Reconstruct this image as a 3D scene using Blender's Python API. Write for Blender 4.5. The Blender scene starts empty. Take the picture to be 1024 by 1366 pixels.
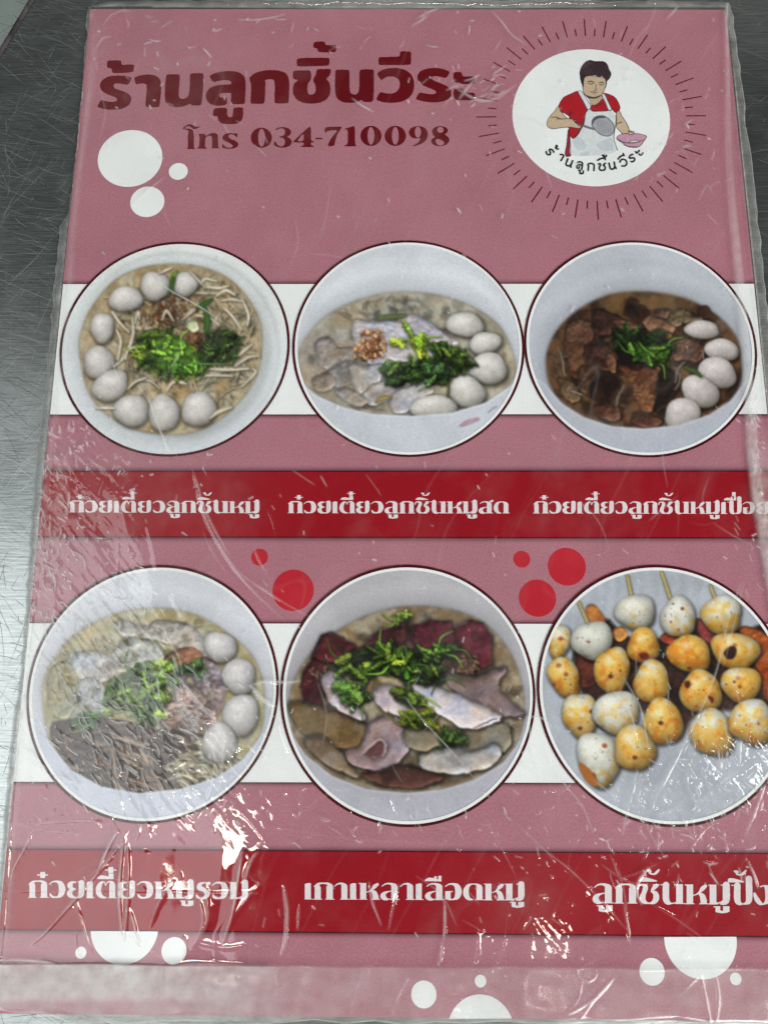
import bpy, math, random
import numpy as np
from mathutils import Matrix, Vector

# ------------------------------------------------------------------ camera
SC = bpy.context.scene
F = 986.0                      # focal length in photo pixels (1024 x 1366 frame)
H = 0.206                      # camera height over the menu, metres
TILT = math.radians(11.6)
ROLL = math.radians(-0.3)
cam_data = bpy.data.cameras.new('camera')
cam = bpy.data.objects.new('camera', cam_data)
SC.collection.objects.link(cam)
RM = Matrix.Rotation(TILT, 4, 'X') @ Matrix.Rotation(ROLL, 4, 'Z')
cam.matrix_world = Matrix.Translation((0, 0, H)) @ RM
cam_data.sensor_fit = 'VERTICAL'
cam_data.sensor_height = 36.0
cam_data.sensor_width = 27.0
cam_data.lens = F / 1366 * 36
cam_data.clip_start = 0.005
cam_data.clip_end = 50
SC.camera = cam

# ------------------------------------------------------------------ light
world = bpy.data.worlds.new('World')
SC.world = world
world.use_nodes = True
bg = world.node_tree.nodes['Background']
bg.inputs[0].default_value = (0.86, 1.0, 0.95, 1)
bg.inputs[1].default_value = 0.02

def area(name, loc, target, sx, sy, radiance, col):
    d = bpy.data.lights.new(name, 'AREA')
    d.shape = 'RECTANGLE'
    d.size, d.size_y = sx, sy
    d.energy = radiance * math.pi * sx * sy
    d.color = col
    o = bpy.data.objects.new(name, d)
    SC.collection.objects.link(o)
    o.location = loc
    o.rotation_euler = (Vector(target) - Vector(loc)).to_track_quat('-Z', 'Y').to_euler()
    return o

area('window_light', (-1.35, -0.35, 1.5), (0, 0, 0), 1.5, 1.9, 2.0, (0.93, 0.98, 1.0))
area('fill_light', (1.75, -1.25, 1.35), (0, 0, 0), 2.6, 1.7, 6.6, (1.0, 0.985, 0.97))  # added soft fill out of view, gives most of the card's light
area('lamp_light', (-0.36, -0.40, 1.5), (0, 0, 0), 0.15, 0.06, 26, (1.0, 0.93, 0.78))
area('side_glint_light', (1.2, -1.5, 1.3), (0, 0, 0), 1.1, 0.08, 50, (0.96, 1.0, 0.98))  # added strip out of view, puts glints on the right-hand creases
area('second_lamp_light', (0.33, -0.62, 1.5), (0, 0, 0), 0.06, 0.045, 22, (1.0, 0.92, 0.8))
area('third_lamp_light', (0.76, -0.24, 1.5), (0, 0, 0), 0.07, 0.03, 20, (0.95, 0.98, 1.0))
area('back_glint_light', (0.2, 3.1, 1.5), (0, 0, 0), 1.2, 0.07, 34, (1.0, 0.97, 0.9))  # unseen strip added behind for glints on the film

SC.view_settings.view_transform = 'Standard'
SC.view_settings.look = 'None'
SC.view_settings.exposure = 0.14
SC.view_settings.gamma = 1
SC.render.engine = 'CYCLES'
SC.cycles.max_bounces = 8
SC.cycles.transparent_max_bounces = 12
SC.cycles.caustics_reflective = False
SC.cycles.caustics_refractive = False

# ------------------------------------------------------------------ helpers
RNG = np.random.default_rng(7)
random.seed(5)
R3 = np.array([[RM[i][j] for j in range(3)] for i in range(3)])

def P(px, py, z=0.0):
    """photo pixel -> point of the horizontal plane at height z (metres)"""
    px = np.asarray(px, float); py = np.asarray(py, float)
    d = np.stack([px - 512, 683 - py, np.full(np.broadcast(px, py).shape, -F)], -1) @ R3.T
    t = (z - H) / d[..., 2]
    p = d * t[..., None]
    p[..., 2] += H
    return p

def lin(c):
    c = np.asarray(c, float) / 255.0
    return np.where(c <= 0.04045, c / 12.92, ((c + 0.055) / 1.055) ** 2.4)

GAIN = 0.88
def alb(c):
    return np.clip(lin(c) * GAIN, 0.002, 0.86)

def sm(x, a, b):
    t = np.clip((x - a) / (b - a), 0, 1)
    return t * t * (3 - 2 * t)

def noise2(ny, nx, cell, seed=0, octaves=1, ax=1.0):
    """smooth value noise, about -1..1, on a grid; cell in grid steps (ax stretches x)"""
    out = np.zeros((ny, nx)); amp = 1.0; tot = 0
    for o in range(octaves):
        rg = np.random.default_rng(seed * 131 + o)
        cy = max(cell / 2 ** o, 1.01); cx = max(cell * ax / 2 ** o, 1.01)
        gy, gx = int(ny / cy) + 4, int(nx / cx) + 4
        g = rg.uniform(-1, 1, (gy, gx))
        y = np.arange(ny) / cy; x = np.arange(nx) / cx
        iy = y.astype(int); ix = x.astype(int)
        fy = y - iy; fx = x - ix
        fy = fy * fy * (3 - 2 * fy); fx = fx * fx * (3 - 2 * fx)
        a = g[iy][:, ix] * (1 - fx) + g[iy][:, ix + 1] * fx
        b = g[iy + 1][:, ix] * (1 - fx) + g[iy + 1][:, ix + 1] * fx
        out += amp * (a * (1 - fy[:, None]) + b * fy[:, None]); tot += amp
        amp *= 0.5
    return out / tot * 1.3

def crom(pts, n=6, closed=True):
    """Catmull-Rom through points (any column count)"""
    p = np.asarray(pts, float)
    if closed:
        q = np.vstack([p[-1], p, p[0], p[1]])
    else:
        q = np.vstack([2 * p[0] - p[1], p, 2 * p[-1] - p[-2]])
    out = []
    for i in range(len(q) - 3):
        a, b, c, d = q[i:i + 4]
        for k in range(n):
            t = k / n
            out.append(0.5 * (2 * b + (c - a) * t + (2 * a - 5 * b + 4 * c - d) * t * t + (3 * b - a - 3 * c + d) * t ** 3))
    if not closed: out.append(p[-1])
    return np.array(out)

def chaikin(pts, it=2):
    p = np.asarray(pts, float)
    for _ in range(it):
        q = np.roll(p, -1, 0)
        p = np.stack([p * .8 + q * .2, p * .2 + q * .8], 1).reshape(-1, p.shape[1])
    return p

def inside(poly, X, Y):
    r = np.zeros(X.shape, bool)
    n = len(poly)
    x1, y1 = poly[-1]
    for k in range(n):
        x2, y2 = poly[k]
        if y1 != y2:
            c = ((y1 > Y) != (y2 > Y)) & (X < (x2 - x1) * (Y - y1) / (y2 - y1) + x1)
            r ^= c
        x1, y1 = x2, y2
    return r

def seg_dist(pts, X, Y, radii=None, closed=False):
    """distance to a polyline (minus radius along it when given); returns d, s (0..1 along)"""
    p = np.asarray(pts, float)
    if closed: p = np.vstack([p, p[:1]])
    best = np.full(X.shape, 1e9); S = np.zeros(X.shape)
    n = len(p) - 1
    for k in range(n):
        ax, ay = p[k][:2]; bx, by = p[k + 1][:2]
        dx, dy = bx - ax, by - ay
        L = dx * dx + dy * dy + 1e-12
        t = np.clip(((X - ax) * dx + (Y - ay) * dy) / L, 0, 1)
        d = np.hypot(X - ax - t * dx, Y - ay - t * dy)
        if radii is not None: d = d - (radii[k] + (radii[k + 1] - radii[k]) * t)
        m = d < best
        best = np.where(m, d, best); S = np.where(m, (k + t) / n, S)
    return best, S

# ---- objects
def link(o, parent=None):
    SC.collection.objects.link(o)
    if parent is not None: o.parent = parent
    return o

def empty(name, loc=(0, 0, 0), parent=None):
    o = bpy.data.objects.new(name, None)
    o.empty_display_size = 0.01
    o.location = loc
    return link(o, parent)

def mesh_obj(name, verts, faces, mat, parent=None, col=None, smooth=False):
    """verts (n,3); faces (m,4) or (m,3) int array or a list of lists; col (n,3) linear vertex colours"""
    me = bpy.data.meshes.new(name)
    verts = np.ascontiguousarray(verts, np.float32)
    if isinstance(faces, np.ndarray):
        m, k = faces.shape
        me.vertices.add(len(verts)); me.vertices.foreach_set('co', verts.ravel())
        me.loops.add(m * k); me.loops.foreach_set('vertex_index', faces.astype(np.int32).ravel())
        me.polygons.add(m)
        me.polygons.foreach_set('loop_start', np.arange(0, m * k, k, dtype=np.int32))
        me.update(calc_edges=True)
    else:
        me.from_pydata([tuple(map(float, v)) for v in verts], [], faces)
    if col is not None:
        a = me.color_attributes.new('Col', 'FLOAT_COLOR', 'POINT')
        c = np.ones((len(verts), 4), np.float32); c[:, :3] = col
        a.data.foreach_set('color', c.ravel())
    me.materials.append(mat)
    if smooth: me.polygons.foreach_set('use_smooth', np.ones(len(me.polygons), bool))
    me.validate(clean_customdata=False)
    return link(bpy.data.objects.new(name, me), parent)

def tag(o, **kw):
    for k, v in kw.items(): o[k] = v
    return o

def N(nt, typ, **kw):
    n = nt.nodes.new(typ)
    for k, v in kw.items(): setattr(n, k, v)
    return n

def new_mat(name):
    m = bpy.data.materials.new(name); m.use_nodes = True
    nt = m.node_tree
    return m, nt, nt.nodes['Principled BSDF'], nt.nodes['Material Output']

def ink(name, color=None, grain=0.13, rough=0.55):
    """printed paper: flat ink colour (or the 'Col' attribute) with fine grain and slight blotches"""
    m, nt, b, out = new_mat(name)
    tc = N(nt, 'ShaderNodeTexCoord')
    n1 = N(nt, 'ShaderNodeTexNoise'); n1.inputs['Scale'].default_value = 2000; n1.inputs['Detail'].default_value = 1.5
    n2 = N(nt, 'ShaderNodeTexNoise'); n2.inputs['Scale'].default_value = 45; n2.inputs['Detail'].default_value = 4
    nt.links.new(tc.outputs['Object'], n1.inputs['Vector']); nt.links.new(tc.outputs['Object'], n2.inputs['Vector'])
    a = N(nt, 'ShaderNodeMath', operation='MULTIPLY_ADD'); a.inputs[1].default_value = grain * 3.0; a.inputs[2].default_value = 1 - grain * 1.5
    nt.links.new(n1.outputs['Fac'], a.inputs[0])
    c = N(nt, 'ShaderNodeMath', operation='MULTIPLY_ADD'); c.inputs[1].default_value = 0.3; c.inputs[2].default_value = 0.85
    nt.links.new(n2.outputs['Fac'], c.inputs[0])
    d = N(nt, 'ShaderNodeMath', operation='MULTIPLY')
    nt.links.new(a.outputs[0], d.inputs[0]); nt.links.new(c.outputs[0], d.inputs[1])
    mx = N(nt, 'ShaderNodeVectorMath', operation='SCALE')
    if color is None:
        at = N(nt, 'ShaderNodeAttribute'); at.attribute_name = 'Col'
        nt.links.new(at.outputs['Color'], mx.inputs[0])
    else:
        mx.inputs[0].default_value = tuple(alb(color))
    nt.links.new(d.outputs[0], mx.inputs['Scale'])
    nt.links.new(mx.outputs[0], b.inputs['Base Color'])
    b.inputs['Roughness'].default_value = rough
    b.inputs['Specular IOR Level'].default_value = 0.06
    return m

LAY = 0.00003                 # thickness step between print layers
# flat print from a fine mask: horizontal runs, no overlapping faces
def runs(name, mask_fn, box, res, z, mat, parent):
    x0, y0, x1, y1 = box
    nx = int((x1 - x0) / res) + 1; ny = int((y1 - y0) / res) + 1
    xs = x0 + (np.arange(nx) + .5) * res; ys = y0 + (np.arange(ny) + .5) * res
    X, Y = np.meshgrid(xs, ys)
    M = mask_fn(X, Y)
    if not M.any(): return None
    Z = np.zeros((ny, 1), bool)
    D = np.diff(np.hstack([Z, M, Z]).astype(np.int8), axis=1)
    r1, s = np.nonzero(D == 1); r2, e = np.nonzero(D == -1)
    xa = x0 + s * res; xb = x0 + e * res; ya = y0 + r1 * res; yb = ya + res
    q = np.stack([P(xa, yb, z), P(xb, yb, z), P(xb, ya, z), P(xa, ya, z)], 1).reshape(-1, 3)
    return mesh_obj(name, q, np.arange(len(q)).reshape(-1, 4), mat, parent)

def quad_strip(name, pts_px, z, mat, parent, col=None):
    """4-corner px polygon as one quad"""
    p = np.array(pts_px, float)
    return mesh_obj(name, P(p[:, 0], p[:, 1], z), np.array([[3, 2, 1, 0]]), mat, parent, col)

def circ_fit(x0, x1, y0, y1):
    """px bounding box of a printed circle -> plane centre and radius"""
    xm, ym = (x0 + x1) / 2, (y0 + y1) / 2
    l, r, t, b = P(x0, ym), P(x1, ym), P(xm, y0), P(xm, y1)
    return (l[0] + r[0]) / 2, (t[1] + b[1]) / 2, ((r[0] - l[0]) + (t[1] - b[1])) / 4

def disc(name, c, r, z, mat, parent, r_in=None, n=160, wob=0.0):
    a = np.linspace(0, 2 * math.pi, n, endpoint=False)
    o = np.stack([c[0] + r * np.cos(a), c[1] + r * np.sin(a), np.full(n, z)], 1)
    i = np.arange(n)
    if r_in is None:
        v = np.vstack([o, [[c[0], c[1], z]]])
        f = np.stack([i, (i + 1) % n, np.full(n, n)], 1)
    else:
        q = np.stack([c[0] + r_in * np.cos(a), c[1] + r_in * np.sin(a), np.full(n, z)], 1)
        v = np.vstack([o, q]); f = np.stack([i, (i + 1) % n, (i + 1) % n + n, i + n], 1)
    return mesh_obj(name, v, f, mat, parent)

# ------------------------------------------------------------------ floor and table
TZ = -0.0009
def steel_mat():
    m, nt, b, out = new_mat('brushed_scratched_steel')
    tc = N(nt, 'ShaderNodeTexCoord')
    def stretched(scale, sx, sy, rot, det=3):
        mp = N(nt, 'ShaderNodeMapping'); mp.inputs['Scale'].default_value = (sx, sy, 1); mp.inputs['Rotation'].default_value = (0, 0, math.radians(rot))
        n = N(nt, 'ShaderNodeTexNoise'); n.inputs['Scale'].default_value = scale; n.inputs['Detail'].default_value = det
        nt.links.new(tc.outputs['Object'], mp.inputs[0]); nt.links.new(mp.outputs[0], n.inputs['Vector'])
        return n
    brush = stretched(120, 1, 22, 28)         # fine brushing
    blot = stretched(22, 1, 1, 0, 6)          # stains
    cr = N(nt, 'ShaderNodeValToRGB')
    cr.color_ramp.elements[0].position = .40; cr.color_ramp.elements[0].color = (.28, .305, .295, 1)
    cr.color_ramp.elements[1].position = .60; cr.color_ramp.elements[1].color = (.56, .59, .575, 1)
    ad = N(nt, 'ShaderNodeMath', operation='MULTIPLY_ADD'); ad.inputs[1].default_value = .55
    nt.links.new(brush.outputs['Fac'], ad.inputs[0])
    hb = N(nt, 'ShaderNodeMath', operation='MULTIPLY'); hb.inputs[1].default_value = .45; nt.links.new(blot.outputs['Fac'], hb.inputs[0])
    nt.links.new(hb.outputs[0], ad.inputs[2]); nt.links.new(ad.outputs[0], cr.inputs[0])
    nt.links.new(cr.outputs[0], b.inputs['Base Color'])
    b.inputs['Metallic'].default_value = 0.93
    rr = N(nt, 'ShaderNodeMapRange'); rr.inputs['To Min'].default_value = .24; rr.inputs['To Max'].default_value = .38
    nt.links.new(blot.outputs['Fac'], rr.inputs[0]); nt.links.new(rr.outputs[0], b.inputs['Roughness'])
    bp = N(nt, 'ShaderNodeBump'); bp.inputs['Strength'].default_value = .14; bp.inputs['Distance'].default_value = .0002
    
    nt.links.new(brush.outputs['Fac'], bp.inputs['Height']); nt.links.new(bp.outputs[0], b.inputs['Normal'])
    return m

def plain_noise(name, c1, c2, scale, rough, metal=0):
    m, nt, b, out = new_mat(name)
    tc = N(nt, 'ShaderNodeTexCoord'); n = N(nt, 'ShaderNodeTexNoise'); n.inputs['Scale'].default_value = scale; n.inputs['Detail'].default_value = 6
    cr = N(nt, 'ShaderNodeValToRGB'); cr.color_ramp.elements[0].color = (*c1, 1); cr.color_ramp.elements[1].color = (*c2, 1)
    cr.color_ramp.elements[0].position = .35; cr.color_ramp.elements[1].position = .65
    nt.links.new(tc.outputs['Object'], n.inputs['Vector']); nt.links.new(n.outputs['Fac'], cr.inputs[0]); nt.links.new(cr.outputs[0], b.inputs['Base Color'])
    b.inputs['Roughness'].default_value = rough; b.inputs['Metallic'].default_value = metal
    return m

fl = mesh_obj('floor', np.array([[-6, -6, -.75], [6, -6, -.75], [6, 6, -.75], [-6, 6, -.75]]), np.array([[0, 1, 2, 3]]),
              plain_noise('pale_green_terrazzo', (.50, .60, .54), (.62, .72, .66), 9, .5))
tag(fl, kind='structure')

table = tag(empty('steel_table', (0, 0, TZ)), label='scratched brushed stainless steel table top under the menu', category='table')
# the table's left edge runs through these two pixels, up and to the right
eA, eB = P(0, 78, TZ), P(47, 0, TZ)
ed = (eB - eA); ed /= np.linalg.norm(ed)
nrm = np.array([-ed[1], ed[0], 0.0])               # outwards (left/up)
A = eA - ed * 1.2; B = eA + ed * 1.0
inn = -nrm
tv = np.array([A, A + inn * 1.1, B + inn * 1.1, B]); tv[:, 2] = 0
steel = steel_mat()
mesh_obj('table_top', tv, np.array([[0, 1, 2, 3]]), steel, table)
# rolled dark rim along that edge
prof = [(0.0, 0.0002), (0.0006, 0.0006), (0.0014, 0.0006), (0.0022, -0.0004), (0.0032, -0.0014), (0.0040, -0.0035), (0.0040, -0.03)]
rv = []
for q in (A, B):
    for (o, z) in prof: rv.append([q[0] + nrm[0] * o, q[1] + nrm[1] * o, z])
k = len(prof)
mesh_obj('table_rim', np.array(rv), np.array([[i, i + 1, i + 1 + k, i + k] for i in range(k - 1)]),
         plain_noise('worn_dark_rim', (.035, .03, .034), (.10, .085, .09), 260, .45, .3), table, smooth=True)
ctr = tv.mean(0)
for q in tv:
    c = q + (ctr - q) * .08
    w = .018
    lv = [[c[0] + a * w, c[1] + b * w, z] for z in (-.002, -.749) for a, b in ((-1, -1), (1, -1), (1, 1), (-1, 1))]
    mesh_obj('leg', np.array(lv), np.array([[0, 1, 5, 4], [1, 2, 6, 5], [2, 3, 7, 6], [3, 0, 4, 7], [4, 5, 6, 7]]), steel, table)

# wear: thousands of fine scratches of every length, lying on the steel
rs = np.random.default_rng(3)
def scratch_set(name, n, bright, rough, wmin, wmax):
    vs, fs = [], []
    for k in range(n):
        x, y = (rs.uniform(-25, 130), rs.uniform(-10, 1380)) if rs.random() < .8 else (rs.uniform(940, 1100), rs.uniform(-10, 700))
        c = P(x, y, 0.0); q = rs.random()
        a = math.radians(rs.normal(-24, 9) if q < .55 else rs.normal(62, 10) if q < .75 else rs.uniform(-90, 90))
        l = min(rs.exponential(.007) + .0008, .05); w = rs.uniform(wmin, wmax); cv = rs.normal(0, .12); m = 6
        b0 = len(vs); t0 = np.linspace(-.5, .5, m)
        for t in t0:
            aa = a + cv * t; px = c[0] + math.cos(aa) * l * t; py = c[1] + math.sin(aa) * l * t; ww = w * (1 - abs(2 * t) ** 3 * .85) * .5
            vs.append((px - math.sin(a) * ww, py + math.cos(a) * ww, .00001 + k * 2e-8)); vs.append((px + math.sin(a) * ww, py - math.cos(a) * ww, .00001 + k * 2e-8))
        fs += [[b0 + 2 * i + 1, b0 + 2 * i + 3, b0 + 2 * i + 2, b0 + 2 * i] for i in range(m - 1)]
    o = mesh_obj(name, np.array(vs), np.array(fs), plain_noise(name + '_metal', tuple(v * .85 for v in bright), bright, 900, rough, .9), table)
    tag(o, kind='stuff')
scratch_set('light_scratches', 1500, (.72, .76, .74), .40, .00005, .00014)
scratch_set('dark_scratches', 700, (.17, .18, .175), .5, .00006, .00016)

# ------------------------------------------------------------------ the menu: board and flat colour fields
menu = tag(empty('menu_board', (0, 0, 0)), label='pink Thai noodle menu card with six round food photos', category='menu')
PINK = (182, 121, 133); RED = (158, 18, 33); WHITE = (250, 254, 252); MAROON = (106, 2, 20); DKR = (76, 4, 18)
m_pink = ink('pink_print', PINK, .24); m_white = ink('white_print', WHITE, .05); m_red = ink('red_print', RED, .18)
m_maroon = ink('maroon_print', MAROON, .12); m_line = ink('dark_red_line_print', DKR, .1)
m_reddot = ink('red_dot_print', (196, 40, 54), .1); m_letter = ink('pale_letter_print', (240, 230, 232), .06)
m_col = ink('photo_print', None, .07)
m_edge = plain_noise('paper_board_edge', (.55, .5, .48), (.75, .7, .68), 300, .8)
m_shade = ink('dark_rule_print', (92, 48, 60), .1)

def edgeL(y): return 121 - .0998 * (y - 12)       # card's left and right sides in the picture
def edgeR(y): return 967 + .1035 * (y - 12)
TL, TR = P(edgeL(12), 12), P(edgeR(12), 13)
BL, BR = P(edgeL(1352), 1352), P(edgeR(1363), 1363)
cz = TZ + .0001
top = np.array([TL, TR, BR, BL]); bot = top.copy(); bot[:, 2] = cz
v = np.vstack([top, bot])
mesh_obj('card', v, [[3, 2, 1, 0]], m_pink, menu)
v2 = v.copy(); v2[:4, 2] -= .000005
mesh_obj('card_edge', v2, [[0, 1, 5, 4], [1, 2, 6, 5], [2, 3, 7, 6], [3, 0, 4, 7]], m_edge, menu)

def card_px(y):
    return edgeL(y) + .15, edgeR(y) - .15
def band(name, yl0, yr0, yl1, yr1, mat, z):
    l0, r0 = edgeL(yl0) + .2, edgeR(yr0) - .2; l1, r1 = edgeL(yl1) + .2, edgeR(yr1) - .2
    return quad_strip(name, [(l0, yl0), (r0, yr0), (r1, yr1), (l1, yl1)], z, mat, menu)
def rule(yl, yr, h, up):
    """soft dark printed rule along a band's edge, fading away from it"""
    rows = 7; v, c = [], []
    base = lin(PINK) * GAIN; dark = lin((92, 44, 58)) * GAIN
    for i in range(rows):
        t = i / (rows - 1)
        for f, yy in ((0, yl), (1, yr)):
            y = yy + (-t * h if up else t * h)
            x = (edgeR(y) - .2) if f else (edgeL(y) + .2)
            v.append(P(x, y, LAY * .5)); k = (1 - t) ** 1.6
            c.append(base * (1 - k) + dark * k)
    f = np.array([[2 * i, 2 * i + 1, 2 * i + 3, 2 * i + 2] for i in range(rows - 1)])
    if not up: f = f[:, ::-1]
    mesh_obj('shaded_rule', np.array(v), f[:, ::-1].copy() if False else f, m_colp, menu, col=np.array(c))
m_colp = ink('shaded_rule_print', None, .17)
for yl, yr, yl1, yr1 in ((378.5, 378, 553.5, 553), (831, 832, 1043.5, 1045.5)):
    band('white_band', yl, yr, yl1, yr1, m_white, LAY)
    rule(yl, yr, 7, True); rule(yl1, yr1, 7, False)
for yl, yr, yl1, yr1 in ((629, 628.5, 716, 717.5), (1133, 1139, 1240, 1250)):
    band('red_band', yl, yr, yl1, yr1, m_red, LAY)
    rule(yl, yr, 9, True); rule(yl1, yr1, 9, False)
    for a, b in ((yl, yr), (yl1, yr1)):
        quad_strip('dark_rule', [(edgeL(a) + .3, a - .7), (edgeR(b) - .3, b - .7), (edgeR(b) - .3, b + .7), (edgeL(a) + .3, a + .7)], LAY * 2, m_line, menu)
for yl, yr in ((378.5, 378), (553.5, 553), (831, 832), (1043.5, 1045.5)):
    quad_strip('dark_rule', [(edgeL(yl) + .3, yl - .6), (edgeR(yr) - .3, yr - .6), (edgeR(yr) - .3, yr + .5), (edgeL(yl) + .3, yl + .5)], LAY * 2, m_shade, menu)

def clip_disc(name, bb, mat, z, ylo=None, yhi=None):
    """printed dot, optionally cut by a band or the card's end"""
    c = circ_fit(*bb)
    a = np.linspace(0, 2 * math.pi, 121)[:-1]
    v = np.stack([c[0] + c[2] * np.cos(a), c[1] + c[2] * np.sin(a), np.full(120, z)], 1)
    if ylo is not None: v[:, 1] = np.minimum(v[:, 1], P(bb[0], ylo)[1])
    if yhi is not None: v[:, 1] = np.maximum(v[:, 1], P(bb[0], yhi)[1])
    return mesh_obj(name, v, [list(range(120))], mat, menu)
for bb in ((131, 216.5, 173.5, 249.5), (225.5, 250.5, 217.5, 240), (174, 219.5, 249, 289.5), (101, 115.5, 1262.5, 1279)):
    clip_disc('white_dot', bb, m_white, LAY)
clip_disc('white_dot', (215.5, 249, 1250, 1286.5), m_white, LAY)
clip_disc('white_dot', (120, 213, 1190, 1285.5), m_white, LAY * 1.2, ylo=1242)
clip_disc('white_dot', (548, 582, 1308, 1345), m_white, LAY)
clip_disc('white_dot', (633, 648, 1300, 1317.5), m_white, LAY)
clip_disc('white_dot', (595, 687, 1328, 1425), m_white, LAY, yhi=1359)
clip_disc('white_dot', (852, 886, 1278, 1314.5), m_white, LAY)
clip_disc('white_dot', (884, 983, 1202, 1305), m_white, LAY * 1.2, ylo=1250)
clip_disc('white_dot', (973, 988, 1297, 1314.5), m_white, LAY)
for bb in ((335, 357.5, 732, 754.5), (364, 418, 759.5, 815.5), (684, 707, 735, 757), (730, 781, 731, 781), (691, 742, 774, 822)):
    clip_disc('red_dot', bb, m_reddot, LAY)

# ------------------------------------------------------------------ title and telephone number
title = empty('title_lettering', parent=menu)
def tr(pts, ox, oy, s): return [(ox + x / s, oy + y / s) for x, y in pts]
def poly_letter(name, polys, parent, mat, z=LAY * 2, res=.3, it=3, holes=(), strokes=()):
    sh = [chaikin(p, it) for p in polys]; hl = [chaikin(h, 3) for h in holes]
    allp = np.vstack(sh + [np.array(s)[:, :2] for s in strokes]) if (sh or strokes) else None
    pad = 4
    box = (allp[:, 0].min() - pad, allp[:, 1].min() - pad, allp[:, 0].max() + pad, allp[:, 1].max() + pad)
    def f(X, Y):
        M = np.zeros(X.shape, bool)
        for p in sh: M |= inside(p, X, Y)
        for h in hl: M &= ~inside(h, X, Y)
        for s in strokes:
            c = crom(s, 6, False); d, _ = seg_dist(c[:, :2], X, Y, c[:, 2]); M |= d < 0
        return M
    return runs(name, f, box, res, z, mat, parent)
T1 = (120, 50, 8); T2 = (248, 50, 8); T3 = (376, 50, 8); T4 = (504, 50, 8)
TITLE = [
 (T1, [(185,262),(195,245),(325,243),(337,258),(338,290),(372,295),(395,288),(462,288),(474,300),(468,355),(455,370),(345,380),(250,380),(238,365),(235,330),(195,325),(183,312)]),
 (T1, [(447,433),(412,506),(370,500),(310,490),(264,490),(252,515),(264,542),(320,562),(390,585),(435,620),(445,665),(427,710),(390,740),(330,765),(240,772),(160,765),(83,743),(82,733),(118,668),(135,668),(190,685),(250,688),(285,680),(294,655),(272,635),(200,612),(140,580),(113,545),(108,500),(128,460),(175,425),(240,408),(320,406),(390,410),(440,428)]),
 (T1, [(472,430),(520,408),(590,395),(670,396),(727,418),(754,460),(762,520),(757,620),(744,730),(732,743),(608,743),(595,728),(600,640),(610,520),(602,500),(580,490),(540,490),(492,503)]),
 (T1, [(815,408),(828,392),(948,392),(962,406),(955,500),(946,620),(958,648),(985,657),(1020,652),(1052,625),(1065,560),(1068,480),(1070,398),(1083,382),(1198,379),(1214,392),(1210,500),(1200,640),(1190,712),(1175,725),(1088,727),(1072,705),(1040,720),(980,740),(920,744),(858,731),(813,700),(799,640),(804,520)]),
 (T2, [(248,410),(300,383),(380,363),(480,356),(562,368),(612,400),(634,445),(640,520),(634,620),(631,695),(615,712),(493,712),(480,695),(485,600),(478,590),(400,592),(360,600),(355,625),(380,645),(430,640),(441,655),(439,705),(415,724),(330,730),(258,710),(223,670),(211,625),(223,575),(263,533),(330,510),(420,502),(485,500),(488,480),(465,458),(420,452),(350,462),(292,479)]),
 (T2, [(300,753),(430,750),(441,765),(441,830),(455,848),(480,853),(500,840),(507,762),(518,747),(605,746),(613,762),(609,850),(590,895),(540,921),(450,926),(380,917),(348,887),(342,840),(295,837),(289,818)]),
 (T2, [(678,430),(720,388),(790,360),(880,346),(980,350),(1060,373),(1094,420),(1104,490),(1101,600),(1096,690),(1082,703),(958,704),(944,690),(948,600),(948,480),(935,450),(895,443),(845,453),(848,480),(845,600),(840,692),(825,708),(705,709),(688,695),(695,600),(698,500),(680,455)]),
 (T3, [(333,75),(350,44),(447,42),(461,55),(466,82),(500,82),(570,78),(581,92),(576,147),(560,158),(400,158),(382,143),(380,116),(340,112)]),
 (T3, [(160,240),(175,219),(492,214),(509,230),(506,287),(490,302),(178,311),(159,295)]),
 (T3, [(119,370),(133,352),(292,349),(309,363),(313,430),(300,465),(275,495),(270,560),(280,602),(310,613),(345,602),(363,570),(358,510),(335,465),(338,435),(363,398),(372,345),(385,337),(521,334),(524,362),(507,410),(470,440),(507,480),(520,540),(512,610),(472,667),(400,699),(320,707),(230,699),(158,667),(120,605),(116,540),(133,485),(178,452),(130,446),(118,430)]),
 (T3, [(568,358),(583,343),(707,343),(721,358),(720,540),(730,592),(765,612),(805,602),(825,567),(828,358),(843,340),(968,340),(982,353),(980,600),(972,675),(957,689),(865,688),(850,662),(800,690),(730,700),(648,692),(588,652),(567,588)]),
 (T4, [(7,220),(20,208),(220,205),(234,195),(236,155),(250,147),(342,148),(353,162),(353,278),(340,291),(230,295),(20,296),(7,283)]),
 (T4, [(-15,383),(40,348),(110,328),(200,323),(290,343),(352,388),(382,450),(387,530),(367,602),(320,652),(250,687),(150,699),(60,692),(-5,672),(-20,660),(23,576),(80,597),(150,600),(200,580),(230,540),(236,490),(222,445),(180,419),(120,413),(70,428),(38,463)]),
 (T4, [(772,366),(728,434),(690,425),(620,411),(582,415),(572,435),(590,460),(660,485),(740,520),(777,560),(784,610),(762,652),(700,682),(610,695),(500,687),(412,662),(405,650),(440,584),(500,597),(570,607),(613,600),(624,580),(600,560),(510,525),(448,490),(420,440),(423,395),(458,353),(530,330),(620,323),(700,336)]),
 (T4, [(803,372),(875,365),(895,380),(905,420),(1020,412),(1033,425),(1031,485),(1015,498),(860,498),(823,480),(805,440)]),
 (T4, [(807,550),(885,539),(906,555),(920,590),(1015,588),(1035,600),(1031,657),(1015,669),(860,671),(818,655),(805,620)]),
]
for (o, p) in TITLE:
    poly_letter('letter', [tr(p, *o)], title, m_maroon, res=.35)

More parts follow.
